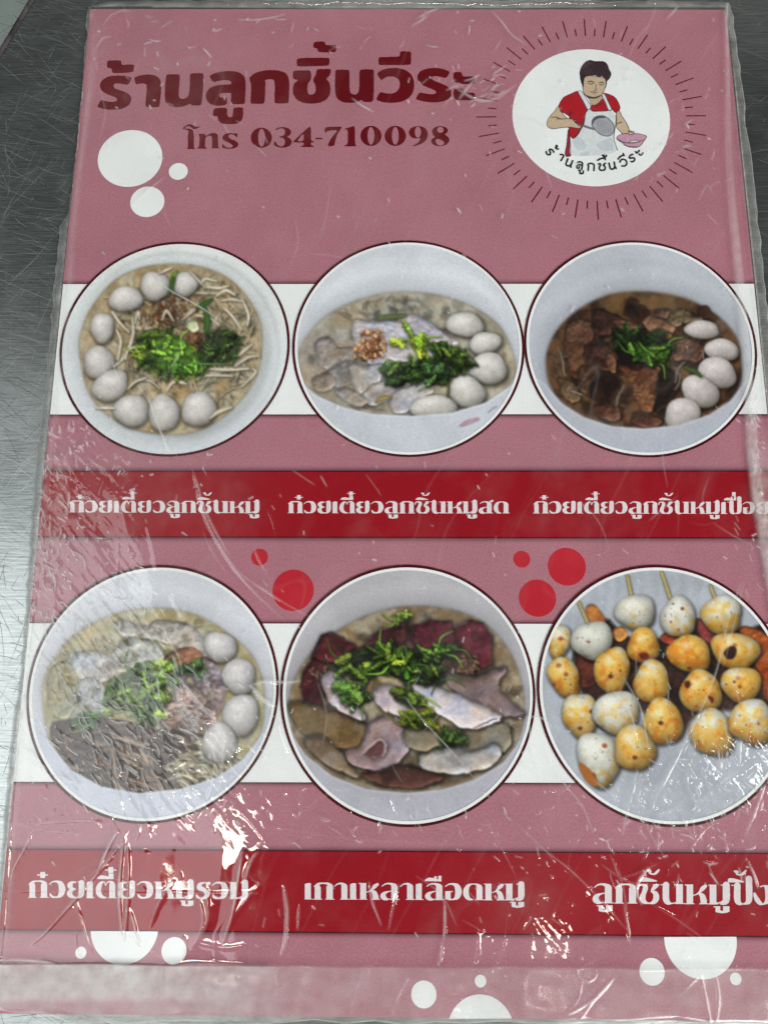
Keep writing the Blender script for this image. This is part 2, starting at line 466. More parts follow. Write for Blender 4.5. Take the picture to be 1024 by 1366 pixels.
phone = empty('phone_number_lettering', parent=menu)
def ell(cx, cy, rx, ry, n=20): return [(cx + rx * math.cos(t * 2 * math.pi / n), cy + ry * math.sin(t * 2 * math.pi / n)) for t in range(n)]
def st(pts, ox, oy, s): return [(ox + x / s, oy + y / s, w / s / 2) for x, y, w in pts]
F1 = (240, 160, 8); F2 = (360, 160, 8); F3 = (480, 160, 8)
TEL = [
 (F1, [[(85,118),(152,122),(148,296),(162,305),(162,312),(78,310),(78,302),(88,292)]], [], [[(38,92,10),(62,97,12),(95,104,22),(118,125,50)], [(36,90,9),(78,60,16),(112,58,24),(150,80,34),(180,82,20),(214,72,5)]]),
 (F1, [[(195,155),(240,145),(270,150),(275,175),(330,140),(385,140),(408,165),(408,285),(420,298),(420,304),(335,304),(335,298),(345,288),(345,185),(330,168),(290,172),(270,195),(268,288),(287,300),(287,306),(188,306),(188,300),(205,290),(213,200),(210,168)]], [], []),
 (F1, [[(455,180),(478,150),(530,137),(580,145),(612,140),(614,190),(600,182),(592,168),(560,152),(525,156),(515,178),(540,203),(600,225),(627,255),(614,287),(570,306),(510,309),(472,300),(454,304),(452,256),(462,258),(475,280),(510,297),(550,296),(572,275),(540,250),(480,225),(456,205)]], [], []),
 (F1, [ell(870,190,113,108)], [ell(872,190,38,96)], []),
 (F2, [[(55,108),(60,98),(95,80),(150,75),(205,90),(230,125),(216,160),(180,178),(220,200),(237,235),(217,275),(160,296),(90,293),(43,272),(47,230),(67,233),(76,262),(110,284),(150,277),(166,235),(150,195),(103,186),(103,176),(150,168),(166,130),(150,92),(110,88),(75,105)]], [], []),
 (F2, [[(412,76),(438,72),(438,225),(466,226),(466,240),(438,240),(438,268),(466,280),(466,290),(328,290),(330,280),(362,270),(362,240),(248,240),(248,230)]], [[(362,135),(362,228),(285,228)]], []),
 (F2, [[(484,190),(564,190),(564,206),(484,206)]], [], []),
 (F2, [[(586,74),(767,70),(767,80),(720,150),(697,220),(688,279),(612,281),(638,220),(680,160),(727,110),(640,112),(602,125),(596,138),(586,136)]], [], []),
 (F2, [[(798,92),(850,80),(880,67),(907,67),(907,262),(922,272),(922,281),(793,281),(793,272),(832,262),(832,100),(798,100)]], [], []),
 (F3, [ell(118,170,113,108)], [ell(118,170,37,95)], []),
 (F3, [ell(377,170,114,108)], [ell(377,170,37,95)], []),
 (F3, [[(620,62),(690,80),(723,125),(723,175),(700,225),(640,262),(563,283),(563,275),(620,245),(646,205),(640,190),(590,199),(540,182),(518,135),(540,84)]], [ell(618,130,34,60)], []),
 (F3, [[(855,64),(912,75),(940,105),(930,135),(898,152),(947,185),(955,225),(922,265),(860,283),(788,271),(757,235),(765,203),(805,185),(775,155),(767,112),(795,77)]], [ell(858,106,36,32), [(815,198),(850,205),(895,230),(900,255),(880,272),(840,272),(812,250),(805,222)]], []),
]
for o, ps, hs, ss in TEL:
    poly_letter('character', [tr(p, *o) for p in ps], phone, m_maroon, res=.2, it=2, holes=[tr(h, *o) for h in hs], strokes=[st(s, *o) for s in ss])

# ------------------------------------------------------------------ dish names: a small fat-face Thai alphabet
# units: body height 200, y up from the baseline is negative; R = rect (x0,y0,x1,y1), S = stroke (x, y, width), G = polygon
RIM_ = {}
def R(*a): return ('R', a)
def S(*a): return ('S', a)
def G(*a): return ('G', a)
def foot(a, b): return R(a, -8, b, 0)
ALPH = {
 'ก': (238, [R(16,-150,82,0), R(150,-160,222,0), S((8,-158,10),(55,-188,24),(105,-196,14),(160,-192,26),(190,-165,56)), G((16,-120),(16,-168),(60,-192),(82,-150),(82,-110)), foot(0,98), foot(136,238)]),
 'ว': (205, [S((8,-160,9),(48,-190,13),(100,-192,24),(142,-165,58),(158,-100,76),(142,-38,56),(100,-9,18),(55,-10,24),(30,-24,28),(18,-50,12))]),
 'ย': (232, [S((112,-186,14),(70,-184,28),(45,-150,62),(62,-118,36),(110,-104,9)), S((112,-104,9),(66,-92,30),(40,-55,62),(62,-20,44),(115,-5,12),(160,-14,30),(178,-60,66),(180,-180,64)), R(135,-196,212,-188)]),
 'เ': (108, [R(10,-186,78,0), G((10,-180),(28,-198),(78,-198),(78,-180)), foot(6,98)]),
 'ต': (252, [S((132,-4,9),(75,-18,38),(42,-60,60),(40,-120,60),(62,-172,40),(96,-193,13),(112,-182,9),(122,-155,15)), S((122,-158,9),(150,-193,12),(190,-188,32),(200,-158,66)), R(166,-160,234,0), foot(152,250)]),
 'ล': (232, [S((28,-165,9),(68,-192,14),(120,-194,22),(168,-170,52)), R(134,-170,204,0), foot(120,224), S((150,-108,7),(95,-98,14),(52,-75,40),(38,-42,62),(62,-14,42),(100,-5,12),(118,-14,7))]),
 'ช': (240, [S((6,-158,18),(16,-186,15),(52,-194,18),(82,-168,50),(66,-110,46),(52,-60,60),(70,-20,42),(118,-5,12),(170,-18,42),(194,-60,60),(184,-106,46),(146,-128,16),(168,-160,38),(196,-186,38)), R(160,-200,226,-190)]),
 'น': (250, [R(0,-200,88,-192), S((54,-194,64),(54,-60,66),(74,-16,46),(112,-5,12),(160,-16,9),(190,-44,7)), R(160,-196,228,0), foot(152,250), R(138,-200,228,-192)]),
 'ห': (240, [R(18,-198,84,0), R(0,-200,84,-192), foot(4,98), S((80,-88,8),(124,-102,12),(158,-130,26),(182,-160,44),(212,-184,32)), S((140,-112,10),(178,-84,50),(192,-40,62),(194,-31,64)), R(162,-34,226,0), foot(148,242)]),
 'ม': (240, [R(16,-198,84,0), R(0,-200,84,-192), foot(6,100), S((62,-8,18),(108,-13,12),(150,-34,8)), S((186,-196,70),(187,-60,72),(172,-18,46),(128,-4,12)), R(130,-200,222,-192)]),
 'ส': (232, [S((28,-165,9),(68,-192,14),(120,-194,22),(168,-170,52)), R(134,-170,204,0), foot(120,224), S((150,-108,7),(95,-98,14),(52,-75,40),(38,-42,62),(62,-14,42),(100,-5,12),(118,-14,7)), S((168,-188,10),(190,-200,26),(214,-212,34))]),
 'ด': (244, [S((118,-4,9),(70,-18,38),(42,-60,60),(40,-120,60),(64,-172,38),(108,-194,12),(155,-190,22),(190,-160,60)), R(158,-160,226,0), foot(144,244)]),
 'ป': (230, [R(0,-200,88,-192), S((60,-194,64),(60,-60,66),(78,-16,44),(120,-5,12),(160,-18,36),(182,-60,64),(180,-262,66))]),
 'อ': (205, [S((8,-165,9),(48,-191,13),(98,-192,24),(142,-165,58),(157,-100,74),(142,-36,54),(98,-7,14),(50,-8,20)), R(8,-100,66,-12), G((8,-14),(66,-30),(80,-2),(30,-2)), R(8,-106,90,-98)]),
 'า': (172, [S((4,-162,9),(42,-190,14),(86,-192,26),(116,-165,58)), R(82,-168,150,0), foot(68,170)]),
 'ร': (190, [S((158,-180,26),(105,-191,12),(56,-172,40),(50,-132,58),(108,-104,46),(140,-62,60),(118,-18,38),(62,-6,14),(24,-24,28),(14,-50,12)), R(146,-200,176,-168)]),
 'ง': (205, [S((8,-110,26),(30,-60,46),(62,-18,40),(98,-6,14),(142,-38,52),(157,-100,74),(142,-165,56),(110,-193,14),(70,-185,12))]),
}
def mark(ch, dx, up):
    """marks over / under a letter, at the letter's x; up = extra lift"""
    if ch in 'ิีื':
        r = [G((dx,-226),(dx+4,-244),(dx+45,-272),(dx+90,-268),(dx+190,-240),(dx+200,-226))]
        if ch == 'ี': r.append(R(dx+138,-290,dx+194,-226))
        if ch == 'ื': r += [R(dx+112,-285,dx+138,-226), R(dx+160,-292,dx+194,-226)]
        return r
    if ch == '๋': return [R(dx+134,-304-up,dx+190,-234-up), R(dx+98,-274-up,dx+226,-265-up)]
    if ch == '่': return [R(dx+134,-300-up,dx+186,-236-up)]
    if ch == '้': return [S((dx+96,-276-up,16),(dx+120,-268-up,30),(dx+122,-246-up,14),(dx+165,-240-up,16),(dx+190,-258-up,28),(dx+214,-284-up,14))]
    if ch == 'ู': return [R(dx+42,22,dx+88,76), R(dx+22,22,dx+88,30), R(dx+120,22,dx+184,76), S((dx+62,66,36),(dx+110,80,20),(dx+155,66,40))]
def word(text, x0, x1, yb0, yb1, body, parent):
    """lay text out between px x0 and x1 along a baseline; body = px height of a letter without marks"""
    adv = [ALPH[c][0] for c in text if c in ALPH]
    k = (x1 - x0) / (sum(adv) + 0.0)
    ky = body / 200.0
    x = x0; items = []
    for i, c in enumerate(text):
        if c in ALPH:
            items.append([c, x, list(ALPH[c][1]), 0]); x += ALPH[c][0] * k
        else:
            it = items[-1]; w = ALPH[it[0]][0]
            dx = {'ู': w - 205}.get(c, w - 232)
            if it[0] == 'ป': dx -= 62
            up = 64 if it[3] else 0
            it[2] += mark(c, dx, up)
            if c in 'ิีื': it[3] = 1
    for c, xo, prims, _ in items:
        def f(X, Y, xo=xo, prims=prims):
            yb = yb0 + (yb1 - yb0) * (xo - x0) / (x1 - x0)
            U = (X - xo) / k; V = (Y - yb) / ky
            M = np.zeros(X.shape, bool)
            for t, a in prims:
                if t == 'R': M |= (U >= a[0] - 1) & (V >= a[1] - 1) & (U <= a[2] + 1) & (V <= a[3] + 1)
                elif t == 'G': M |= inside(chaikin(a, 2), U, V)
                else:
                    q = crom(a, 4, False); d, _ = seg_dist(q[:, :2], U, V, q[:, 2] / 2); M |= d < 1
            return M
        runs('letter', f, (xo - 5, yb0 - body * 2.1, xo + 25 * body / 15, yb1 + body * .6), .3, LAY * 3.2, m_letter, parent)

names = [('ก๋วยเตี๋ยวลูกชิ้นหมู', 92.5, 347.5, 683.5, 684.5, 15.6), ('ก๋วยเตี๋ยวลูกชิ้นหมูสด', 384, 679, 684.5, 684.8, 15.7), ('ก๋วยเตี๋ยวลูกชิ้นหมูเปื่อย', 711, 1027, 684.8, 685.5, 15.8),
         ('ก๋วยเตี๋ยวหมูรวม', 38, 333, 1197.5, 1199.5, 22.5), ('เกาเหลาเลือดหมู', 405.5, 701, 1199.8, 1201, 22), ('ลูกชิ้นหมูปิ้ง', 789, 1031, 1205, 1207, 26)]
for t, a, b, y0, y1, bd in names:
    w = empty('dish_name_lettering', parent=menu)
    word(t, a, b, y0, y1, bd, w)

# ------------------------------------------------------------------ printed photographs: a small painter whose pixels become printed mesh cells
LX, LY = -0.45, -0.9          # light direction inside the printed pictures (from upper left)
class Pic:
    def __init__(s, bb, step, seed, z, off=None):
        s.c = circ_fit(*bb); s.bb = bb; s.z = z; s.step = step
        s.x0, s.y0 = bb[0] - 3, bb[2] - 3
        s.nx = int((bb[1] - bb[0] + 6) / step) + 1; s.ny = int((bb[3] - bb[2] + 6) / step) + 1
        s.X, s.Y = np.meshgrid(s.x0 + np.arange(s.nx) * step, s.y0 + np.arange(s.ny) * step)
        s.img = np.zeros((s.ny, s.nx, 3)); s.own = np.zeros((s.ny, s.nx), int)
        s.names = [None]; s.seed = seed; s.rg = np.random.default_rng(seed); s.t = off or (0, 0, 1)
    def n(s, cell, k=0, octv=3, ax=1.0): return noise2(s.ny, s.nx, cell / s.step, s.seed * 17 + k, octv, ax)
    def tp(s, pts):
        ox, oy, k = s.t
        p = np.asarray(pts, float).copy(); p[:, 0] = ox + p[:, 0] / k; p[:, 1] = oy + p[:, 1] / k
        if p.shape[1] > 2: p[:, 2] /= k
        return p
    def win(s, p, pad):
        a = max(int((p[:, 0].min() - pad - s.x0) / s.step), 0); b = min(int((p[:, 0].max() + pad - s.x0) / s.step) + 2, s.nx)
        c = max(int((p[:, 1].min() - pad - s.y0) / s.step), 0); d = min(int((p[:, 1].max() + pad - s.y0) / s.step) + 2, s.ny)
        return (slice(c, max(d, c)), slice(a, max(b, a)))
    def new(s, name): s.names.append(name); return len(s.names) - 1
    def put(s, w, m, col, oid=None):
        if m.size == 0: return
        s.img[w] += (np.asarray(col) - s.img[w]) * m[..., None]
        if oid is not None: s.own[w][m > .5] = oid
    def shadow(s, pts, amt=.5, soft=4, dx=1.0, dy=1.5, raw=False):
        soft = soft * getattr(s, 'ss', 1.0); amt = min(amt * getattr(s, 'sa', 1.0), .9)
        p = pts if raw else s.tp(pts); p = p[:, :2] + [dx, dy]
        w = s.win(p, soft + 2)
        d, _ = seg_dist(p, s.X[w], s.Y[w], closed=True); d = np.where(inside(p, s.X[w], s.Y[w]), -d, d)
        m = sm(-d, -soft, soft * .6) * amt
        s.img[w] *= (1 - m)[..., None]
    def poly(s, pts, col, name=None, oid=None, feather=1.8, dome=4.0, k=.35, edge=.10, tex=.06, cell=4, smooth=True, shadow=.28, wet=34, alpha=1.0, raw=False, fibre=None, col2=None):
        """a filled shape with a soft rounded relief and mottled texture"""
        p = pts if raw else s.tp(pts); p = np.asarray(p, float)[:, :2]
        if smooth: p = crom(p, 4) if len(p) < 30 else p
        if shadow: s.shadow(p, shadow, 3.5, raw=True)
        w = s.win(p, 3)
        X, Y = s.X[w], s.Y[w]
        if X.size == 0: return
        d, _ = seg_dist(p, X, Y, closed=True); d = np.where(inside(p, X, Y), -d, d)
        nz = s.n(cell, len(s.names) + 3, 3)[w]; nb = s.n(cell * 4, len(s.names) + 9, 2)[w]
        d = d + nz * .4 + nb * .6
        m = np.clip(.5 - d / feather, 0, 1) * alpha
        t = np.clip(-d / dome, 0, 1); h = np.sqrt(np.clip(1 - (1 - t) ** 2, 0, 1)) * dome
        h = h + nz * dome * tex * 2.2
        if fibre is not None:
            a = math.radians(fibre[0]); q = (X * -math.sin(a) + Y * math.cos(a))
            h = h + np.sin(q * fibre[1] + nb * 5) * fibre[2]
        gy, gx = np.gradient(h, s.step)
        sh = 1 + k * (gx * LX + gy * LY) * -1 * -1
        sh = 1 + k * np.clip(gx * -LX * -1 + gy * -LY * -1, -1.4, 1.4)
        sh = sh * (1 - edge * (1 - t) ** 2) * (1 + nz * tex * 1.5)
        c = np.array(col, float) * np.ones(X.shape + (3,))
        if col2 is not None: c = c + (np.array(col2, float) - c) * sm(nb + nz * .4, -.25, .35)[..., None]
        c = c * sh[..., None] + (wet * sm(gx * -LX + gy * -LY, .55, 1.3) * sm(nb, -.3, .5))[..., None]
        if name is not None and oid is None: oid = s.new(name)
        s.put(w, m, c, oid)
        return oid
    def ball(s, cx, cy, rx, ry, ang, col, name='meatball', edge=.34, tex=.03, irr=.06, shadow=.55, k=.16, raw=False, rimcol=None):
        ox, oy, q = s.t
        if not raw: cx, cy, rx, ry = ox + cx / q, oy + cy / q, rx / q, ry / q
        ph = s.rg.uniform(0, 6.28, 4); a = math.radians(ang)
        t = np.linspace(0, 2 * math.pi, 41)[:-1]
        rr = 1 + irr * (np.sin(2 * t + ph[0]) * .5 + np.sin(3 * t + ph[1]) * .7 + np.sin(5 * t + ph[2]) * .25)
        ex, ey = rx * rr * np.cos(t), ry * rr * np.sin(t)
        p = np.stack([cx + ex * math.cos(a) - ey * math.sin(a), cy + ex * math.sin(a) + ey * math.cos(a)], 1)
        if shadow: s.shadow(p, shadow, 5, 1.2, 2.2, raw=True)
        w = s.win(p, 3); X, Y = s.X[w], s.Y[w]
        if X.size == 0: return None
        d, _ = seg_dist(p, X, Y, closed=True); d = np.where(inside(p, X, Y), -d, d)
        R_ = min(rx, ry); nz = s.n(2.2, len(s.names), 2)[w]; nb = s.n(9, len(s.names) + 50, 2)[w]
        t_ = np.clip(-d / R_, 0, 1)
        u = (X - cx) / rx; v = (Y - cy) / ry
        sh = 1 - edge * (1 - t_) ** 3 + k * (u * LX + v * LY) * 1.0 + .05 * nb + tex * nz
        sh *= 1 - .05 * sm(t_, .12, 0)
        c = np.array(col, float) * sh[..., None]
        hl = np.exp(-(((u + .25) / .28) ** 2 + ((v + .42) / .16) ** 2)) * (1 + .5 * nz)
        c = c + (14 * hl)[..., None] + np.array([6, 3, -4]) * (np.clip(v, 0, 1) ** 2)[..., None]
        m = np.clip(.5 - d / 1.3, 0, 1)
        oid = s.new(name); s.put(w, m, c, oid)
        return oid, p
    def stroke(s, pts, col, name=None, oid=None, edge=.30, tex=.05, shadow=.30, alpha=1.0, raw=False, grad=None, hl=.12):
        """a strand: (x, y, width) points"""
        p = np.asarray(pts, float) if raw else s.tp(pts)
        if len(p) > 2: p = crom(p, 5, False)
        r = p[:, 2] / 2; w = s.win(p, r.max() + 4); X, Y = s.X[w], s.Y[w]
        if X.size == 0: return
        if shadow:
            d, _ = seg_dist(p[:, :2] + [.8, 1.4], X, Y, r); s.img[w] *= (1 - shadow * sm(-d, -2.2, .8))[..., None]
        d, S_ = seg_dist(p[:, :2], X, Y, r)
        t = np.clip(-d / r.mean(), 0, 1); nz = s.n(2.5, len(s.names) + 5, 2)[w]
        c = np.array(col, float) * np.ones(X.shape + (3,))
        if grad is not None: c = c + (np.array(grad, float) - c) * S_[..., None]
        c = c * ((1 - edge * (1 - t) ** 2 + hl * t) * (1 + tex * nz))[..., None]
        m = np.clip(.5 - d / 1.1, 0, 1) * alpha
        if name is not None and oid is None: oid = s.new(name)
        s.put(w, m, c, oid)
        return oid
    def leaf(s, cx, cy, L, W, ang, col, oid, lobes=5, dark=.5):
        """a cut herb leaf with lobes and a pale vein (zoom units)"""
        a = math.radians(ang); ca, sa = math.cos(a), math.sin(a); up, dn = [], []
        n = lobes
        for i in range(n * 2 + 1):
            t = i / (n * 2); ww = W * math.sin(math.pi * min(t * .92 + .06, 1)) ** .7
            j = s.rg.uniform(.8, 1.15)
            f = (1.0 if i % 2 else .72) * j
            up.append((L * (t - .5 + (.06 if i % 2 else 0)), -ww * f * .5)); dn.append((L * (t - .5 + (.06 if i % 2 else 0)), ww * f * .5 * s.rg.uniform(.6, 1.25)))
        q = np.array(up + dn[::-1]); bend = s.rg.uniform(-.35, .35); q[:, 1] += bend * (q[:, 0] ** 2) / L * 1.2; p = np.stack([cx + q[:, 0] * ca - q[:, 1] * sa, cy + q[:, 0] * sa + q[:, 1] * ca], 1)
        P_ = s.tp(p)
        s.shadow(P_, dark, 2.6, .8, 1.6, raw=True)
        w = s.win(P_, 2); X, Y = s.X[w], s.Y[w]
        if X.size == 0: return
        d, _ = seg_dist(P_, X, Y, closed=True); d = np.where(inside(P_, X, Y), -d, d) + s.n(3.5, len(s.names) + 2, 2)[w] * .7
        k = s.t[2]; px, py = s.t[0] + cx / k, s.t[1] + cy / k
        u = ((X - px) * ca + (Y - py) * sa); v = (-(X - px) * sa + (Y - py) * ca)
        side = sm(v * np.sign(ca + .01), -1.0, 1.0)
        fold = np.sin(u * 1.1 + np.abs(v) * 1.2) * .13
        vein = np.exp(-(v / .55) ** 2) * .35
        nz = s.n(3, len(s.names), 3)[w]
        sh = 1.08 - .42 * side + fold * 1.5 + vein * .6 + nz * .28 + .22 * sm(nz, .3, .7)
        s.put(w, np.clip(.5 - d / 1.4, 0, 1), np.array(col, float) * sh[..., None], oid)
    def heap(s, region, n, cols, name, L=(45, 80), W=(26, 44), seed=0, dark=.5):
        """a heap of leaves inside a polygon (zoom units)"""
        rg = np.random.default_rng(s.seed * 7 + seed); oid = s.new(name)
        r = np.array(region, float); a, b = r.min(0), r.max(0); k = 0
        c0 = r.mean(0)
        s.poly(region, np.array(cols[-1 if len(cols) < 5 else 4]) * .8, oid=oid, dome=3, tex=.25, wet=0, feather=5, alpha=.7)
        while k < n * 1.9:
            x, y = rg.uniform(a[0], b[0]), rg.uniform(a[1], b[1])
            if not inside(r * 1.0, np.array([[x]]), np.array([[y]]))[0, 0]: continue
            c = np.array(cols[rg.integers(len(cols))], float) * rg.uniform(.7, 1.35) * [rg.uniform(1.02, 1.22), 1.03, .95]
            an = math.degrees(math.atan2(y - c0[1], x - c0[0])) + rg.uniform(-60, 60); q = rg.random(); l = rg.uniform(*L)
            if q < .2:
                ar_ = math.radians(an); s.stroke([(x, y, 4), (x + l * .5 * math.cos(ar_), y + l * .5 * math.sin(ar_), 7), (x + l * math.cos(ar_ + .4), y + l * math.sin(ar_ + .4), 4)], c * 1.15, oid=oid, shadow=.3)
            elif q < .7: s.leaf(x, y, l * .9, rg.uniform(*W) * .5, an, c, oid, 3, dark)
            else: s.leaf(x, y, l * .75, rg.uniform(*W) * .95, an, c, oid, rg.integers(3, 5), dark)
            k += 1
        return oid
    def warp(s, m, A=2.0):
        """push the painted bits about so that no outline stays regular"""
        dx = (s.n(11, 201, 2) * A + s.n(4.5, 202, 1) * A * .2) * m / s.step; dy = (s.n(11, 203, 2) * A + s.n(4.5, 204, 1) * A * .2) * m / s.step
        I, J = np.mgrid[0:s.ny, 0:s.nx]; y = np.clip(I + dy, 0, s.ny - 1.001); x = np.clip(J + dx, 0, s.nx - 1.001)
        iy, ix = y.astype(int), x.astype(int); fy, fx = (y - iy)[..., None], (x - ix)[..., None]; g = s.img
        s.img = (g[iy, ix] * (1 - fx) + g[iy, ix + 1] * fx) * (1 - fy) + (g[iy + 1, ix] * (1 - fx) + g[iy + 1, ix + 1] * fx) * fy
        s.own = s.own[np.round(y).astype(int), np.round(x).astype(int)]
        t = s.n(3.2, 205, 2) * .06 + s.n(9, 206, 3) * .07
        s.img = s.img * (1 + t * m)[..., None] * (1 + s.n(22, 207, 2)[..., None] * m[..., None] * np.array([.05, .0, -.07]))
    def clutter(s, region, n, cols, r=(8, 26), seed=0, alpha=(.25, .7)):
        """soft ragged bits that fill the soup between the main pieces"""
        rg = np.random.default_rng(s.seed * 3 + seed); q = np.array(region, float); a, b = q.min(0), q.max(0); k = 0
        while k < n:
            x, y = rg.uniform(a[0], b[0]), rg.uniform(a[1], b[1])
            if not inside(q, np.array([[x]]), np.array([[y]]))[0, 0]: continue
            R_ = rg.uniform(*r); m = rg.integers(5, 9); t = np.arange(m) / m * 6.283
            rr = R_ * rg.uniform(.45, 1.25, m); e = rg.uniform(.5, 1); an = rg.uniform(0, 3.1)
            px, py = rr * np.cos(t), rr * np.sin(t) * e
            p = np.stack([x + px * math.cos(an) - py * math.sin(an), y + px * math.sin(an) + py * math.cos(an)], 1)
            s.poly(p, np.array(cols[rg.integers(len(cols))]) * rg.uniform(.8, 1.15), dome=3, tex=.1, cell=2.5, k=.4, shadow=.3, alpha=rg.uniform(*alpha)); k += 1
    def glints(s, region, n, seed=0, amt=.5):
        rg = np.random.default_rng(seed); q = np.array(region, float); a, b = q.min(0), q.max(0)
        for _ in range(n):
            x, y = rg.uniform(a[0], b[0]), rg.uniform(a[1], b[1])
            if not inside(q, np.array([[x]]), np.array([[y]]))[0, 0]: continue
            l = rg.uniform(2, 10); t = rg.uniform(-.6, .6)
            s.stroke([(x, y, 3), (x + l * math.cos(t), y + l * math.sin(t), rg.uniform(2, 5))], (228, 226, 218), shadow=0, edge=0, alpha=rg.uniform(.15, amt))
    def build(s, obj_name, parent, mat, label=None, clip=True):
        k = np.exp(-(np.arange(-3, 4) * s.step / getattr(s, 'soft', .85)) ** 2 / 2); k /= k.sum()
        im = s.img
        if len(s.names) > 1:
            p_ = np.pad(im, ((3, 3), (0, 0), (0, 0)), 'edge'); im = sum(k[j] * p_[j:j + s.ny] for j in range(7))
            p_ = np.pad(im, ((0, 0), (3, 3), (0, 0)), 'edge'); im = sum(k[j] * p_[:, j:j + s.nx] for j in range(7))
        s.img = im
        g = s.n(1.3, 777, 1)                                       # print and camera grain
        s.img = 255 * np.clip(s.img / 255, 0, 1) ** 1.0 * 1.05
        img = np.clip(s.img * (1 + .028 * g[..., None]), 3, 250)
        col = np.minimum(lin(img) * GAIN, .86).reshape(-1, 3)
        V = P(s.X, s.Y, s.z); flat = V.reshape(-1, 3)
        i = np.arange((s.ny - 1) * (s.nx - 1)); r = i // (s.nx - 1); c = i % (s.nx - 1); a = r * s.nx + c
        f = np.stack([a, a + s.nx, a + s.nx + 1, a + 1], 1)
        o = s.own[:-1, :-1].ravel()
        if clip:
            ce = flat[f].mean(1); keep = np.hypot(ce[:, 0] - s.c[0], ce[:, 1] - s.c[1]) < s.c[2] * .988
            f, o = f[keep], o[keep]
        cnt = 0; root = None
        for k in [0] + list(range(1, len(s.names))):
            ff = f[o == k]
            if len(ff) < 12: continue
            u, inv = np.unique(ff, return_inverse=True)
            ob = mesh_obj(obj_name if k == 0 else s.names[k], flat[u], inv.reshape(-1, 4), mat, parent if k == 0 else root, col=col[u])
            if k == 0:
                root = ob
                if label: ob['label'] = label
        return root

PST = 1.25
def border(bb, inner_white=True, wr=.956):
    c = circ_fit(*bb)
    if inner_white: disc('white_ring', c, c[2] * .992, LAY * 8.0, m_white, menu, c[2] * wr)
    disc('outline_ring', c, c[2] * 1.0, LAY * 8.6, m_line, menu, c[2] * .979, n=220)
    return c
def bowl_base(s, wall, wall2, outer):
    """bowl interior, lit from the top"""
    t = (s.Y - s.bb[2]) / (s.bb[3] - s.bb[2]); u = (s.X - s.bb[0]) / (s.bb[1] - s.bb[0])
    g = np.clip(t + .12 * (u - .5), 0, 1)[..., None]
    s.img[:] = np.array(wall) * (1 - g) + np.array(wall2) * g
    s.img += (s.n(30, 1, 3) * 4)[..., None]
def blobmask(s, pts, soft):
    p = crom(s.tp(pts), 6); d, _ = seg_dist(p, s.X, s.Y, closed=True); d = np.where(inside(p, s.X, s.Y), -d, d)
    return sm(-d, -soft, soft), d
def broth(s, pts, col, col2, rim=.25, soft=2.0, deep=14):
    m, d = blobmask(s, pts, soft)
    n = s.n(14, 5, 4)
    c = np.array(col) + (np.array(col2) - np.array(col)) * sm(n, -.5, .5)[..., None]
    c = c * (1 - rim * np.exp(-np.clip(-d, 0, 99) / deep) * .6)[..., None]
    s.put((slice(0, s.ny), slice(0, s.nx)), m, c)
    s.img *= (1 - .13 * np.exp(-np.clip(d, 0, 99) / 3.0) * (d > -2) - .07 * np.exp(-np.clip(d, 0, 99) / 20.) * (d > 0))[..., None]
    s.img[d > 0] += (8 * np.exp(-((d - 26) / 9.) ** 2))[d > 0][:, None]
    s.wm = sm(-d, 1, 7)
    return m, d
def sprouts(s, region, n, seed, col=(196, 184, 160), wid=(9, 14), L=(70, 150), oid=None, curl=.6):
    rg = np.random.default_rng(seed); r = np.array(region, float); a, b = r.min(0), r.max(0); k = 0; keep = s.img.copy(); ko = s.own.copy()
    while k < n:
        x, y = rg.uniform(a[0], b[0]), rg.uniform(a[1], b[1])
        if not inside(r, np.array([[x]]), np.array([[y]]))[0, 0]: continue
        an = rg.uniform(0, 6.28); l = rg.uniform(*L); w = rg.uniform(*wid); c = rg.uniform(-curl, curl)
        pts = []
        for i in range(6):
            pts.append((x, y, w * (1 - .5 * abs(i - 2) / 3))); x += math.cos(an) * l / 5; y += math.sin(an) * l / 5; an += c * .5
        f = rg.uniform(.74, 1.08); s.stroke(pts, np.array(col) * f, oid=oid, shadow=.24, alpha=rg.uniform(.5, .95)); k += 1
    q = s.wm[..., None]; s.img = keep * (1 - q) + s.img * q; s.own = np.where(s.wm > .5, s.own, ko)
GR = [(62, 92, 36), (84, 122, 44), (46, 72, 30), (112, 150, 60), (38, 58, 28)]
GL = [(92, 140, 44), (130, 172, 62), (70, 118, 36), (150, 186, 80)]

# ---- 1: noodles, bean sprouts and eight pale balls
bb = (82, 385, 322, 611); border(bb, False)
s = Pic(bb, PST, 11, LAY * 5, (80, 310, 3.303))
bowl_base(s, (236, 240, 239), (216, 220, 225), None)
t_ = np.hypot((s.X - 236) / 151, (s.Y - 467) / 144)
s.img *= (1 - .07 * np.exp(-((t_ - .9) / .022) ** 2) * sm(s.X - s.Y, -330, -150))[..., None]
s.img *= (1 - .1 * np.exp(-((t_ - .80) / .05) ** 2) * sm(s.X + s.Y, 720, 860))[..., None]
E = [(85,520),(95,430),(140,330),(230,220),(340,160),(480,138),(620,150),(740,200),(830,290),(885,400),(890,520),(870,630),(800,740),(700,830),(580,885),(430,890),(300,860),(190,790),(120,690)]
broth(s, E, (198, 182, 150), (166, 144, 108), .1)
s.clutter([(230,300),(480,170),(760,230),(860,420),(820,700),(560,840),(300,700)], 90, [(150,126,88),(110,88,60),(172,150,112),(96,78,52),(140,140,90)], seed=1, alpha=(.3, .7))
nid = s.new('bean_sprouts')
sprouts(s, [(250,420),(300,330),(420,260),(600,200),(780,230),(860,400),(860,620),(760,760),(640,700),(420,690),(310,640),(290,450)], 210, 3, (212, 196, 162), oid=nid, wid=(7, 13), L=(80, 180), curl=1.0)
s.glints(E, 160, 5)
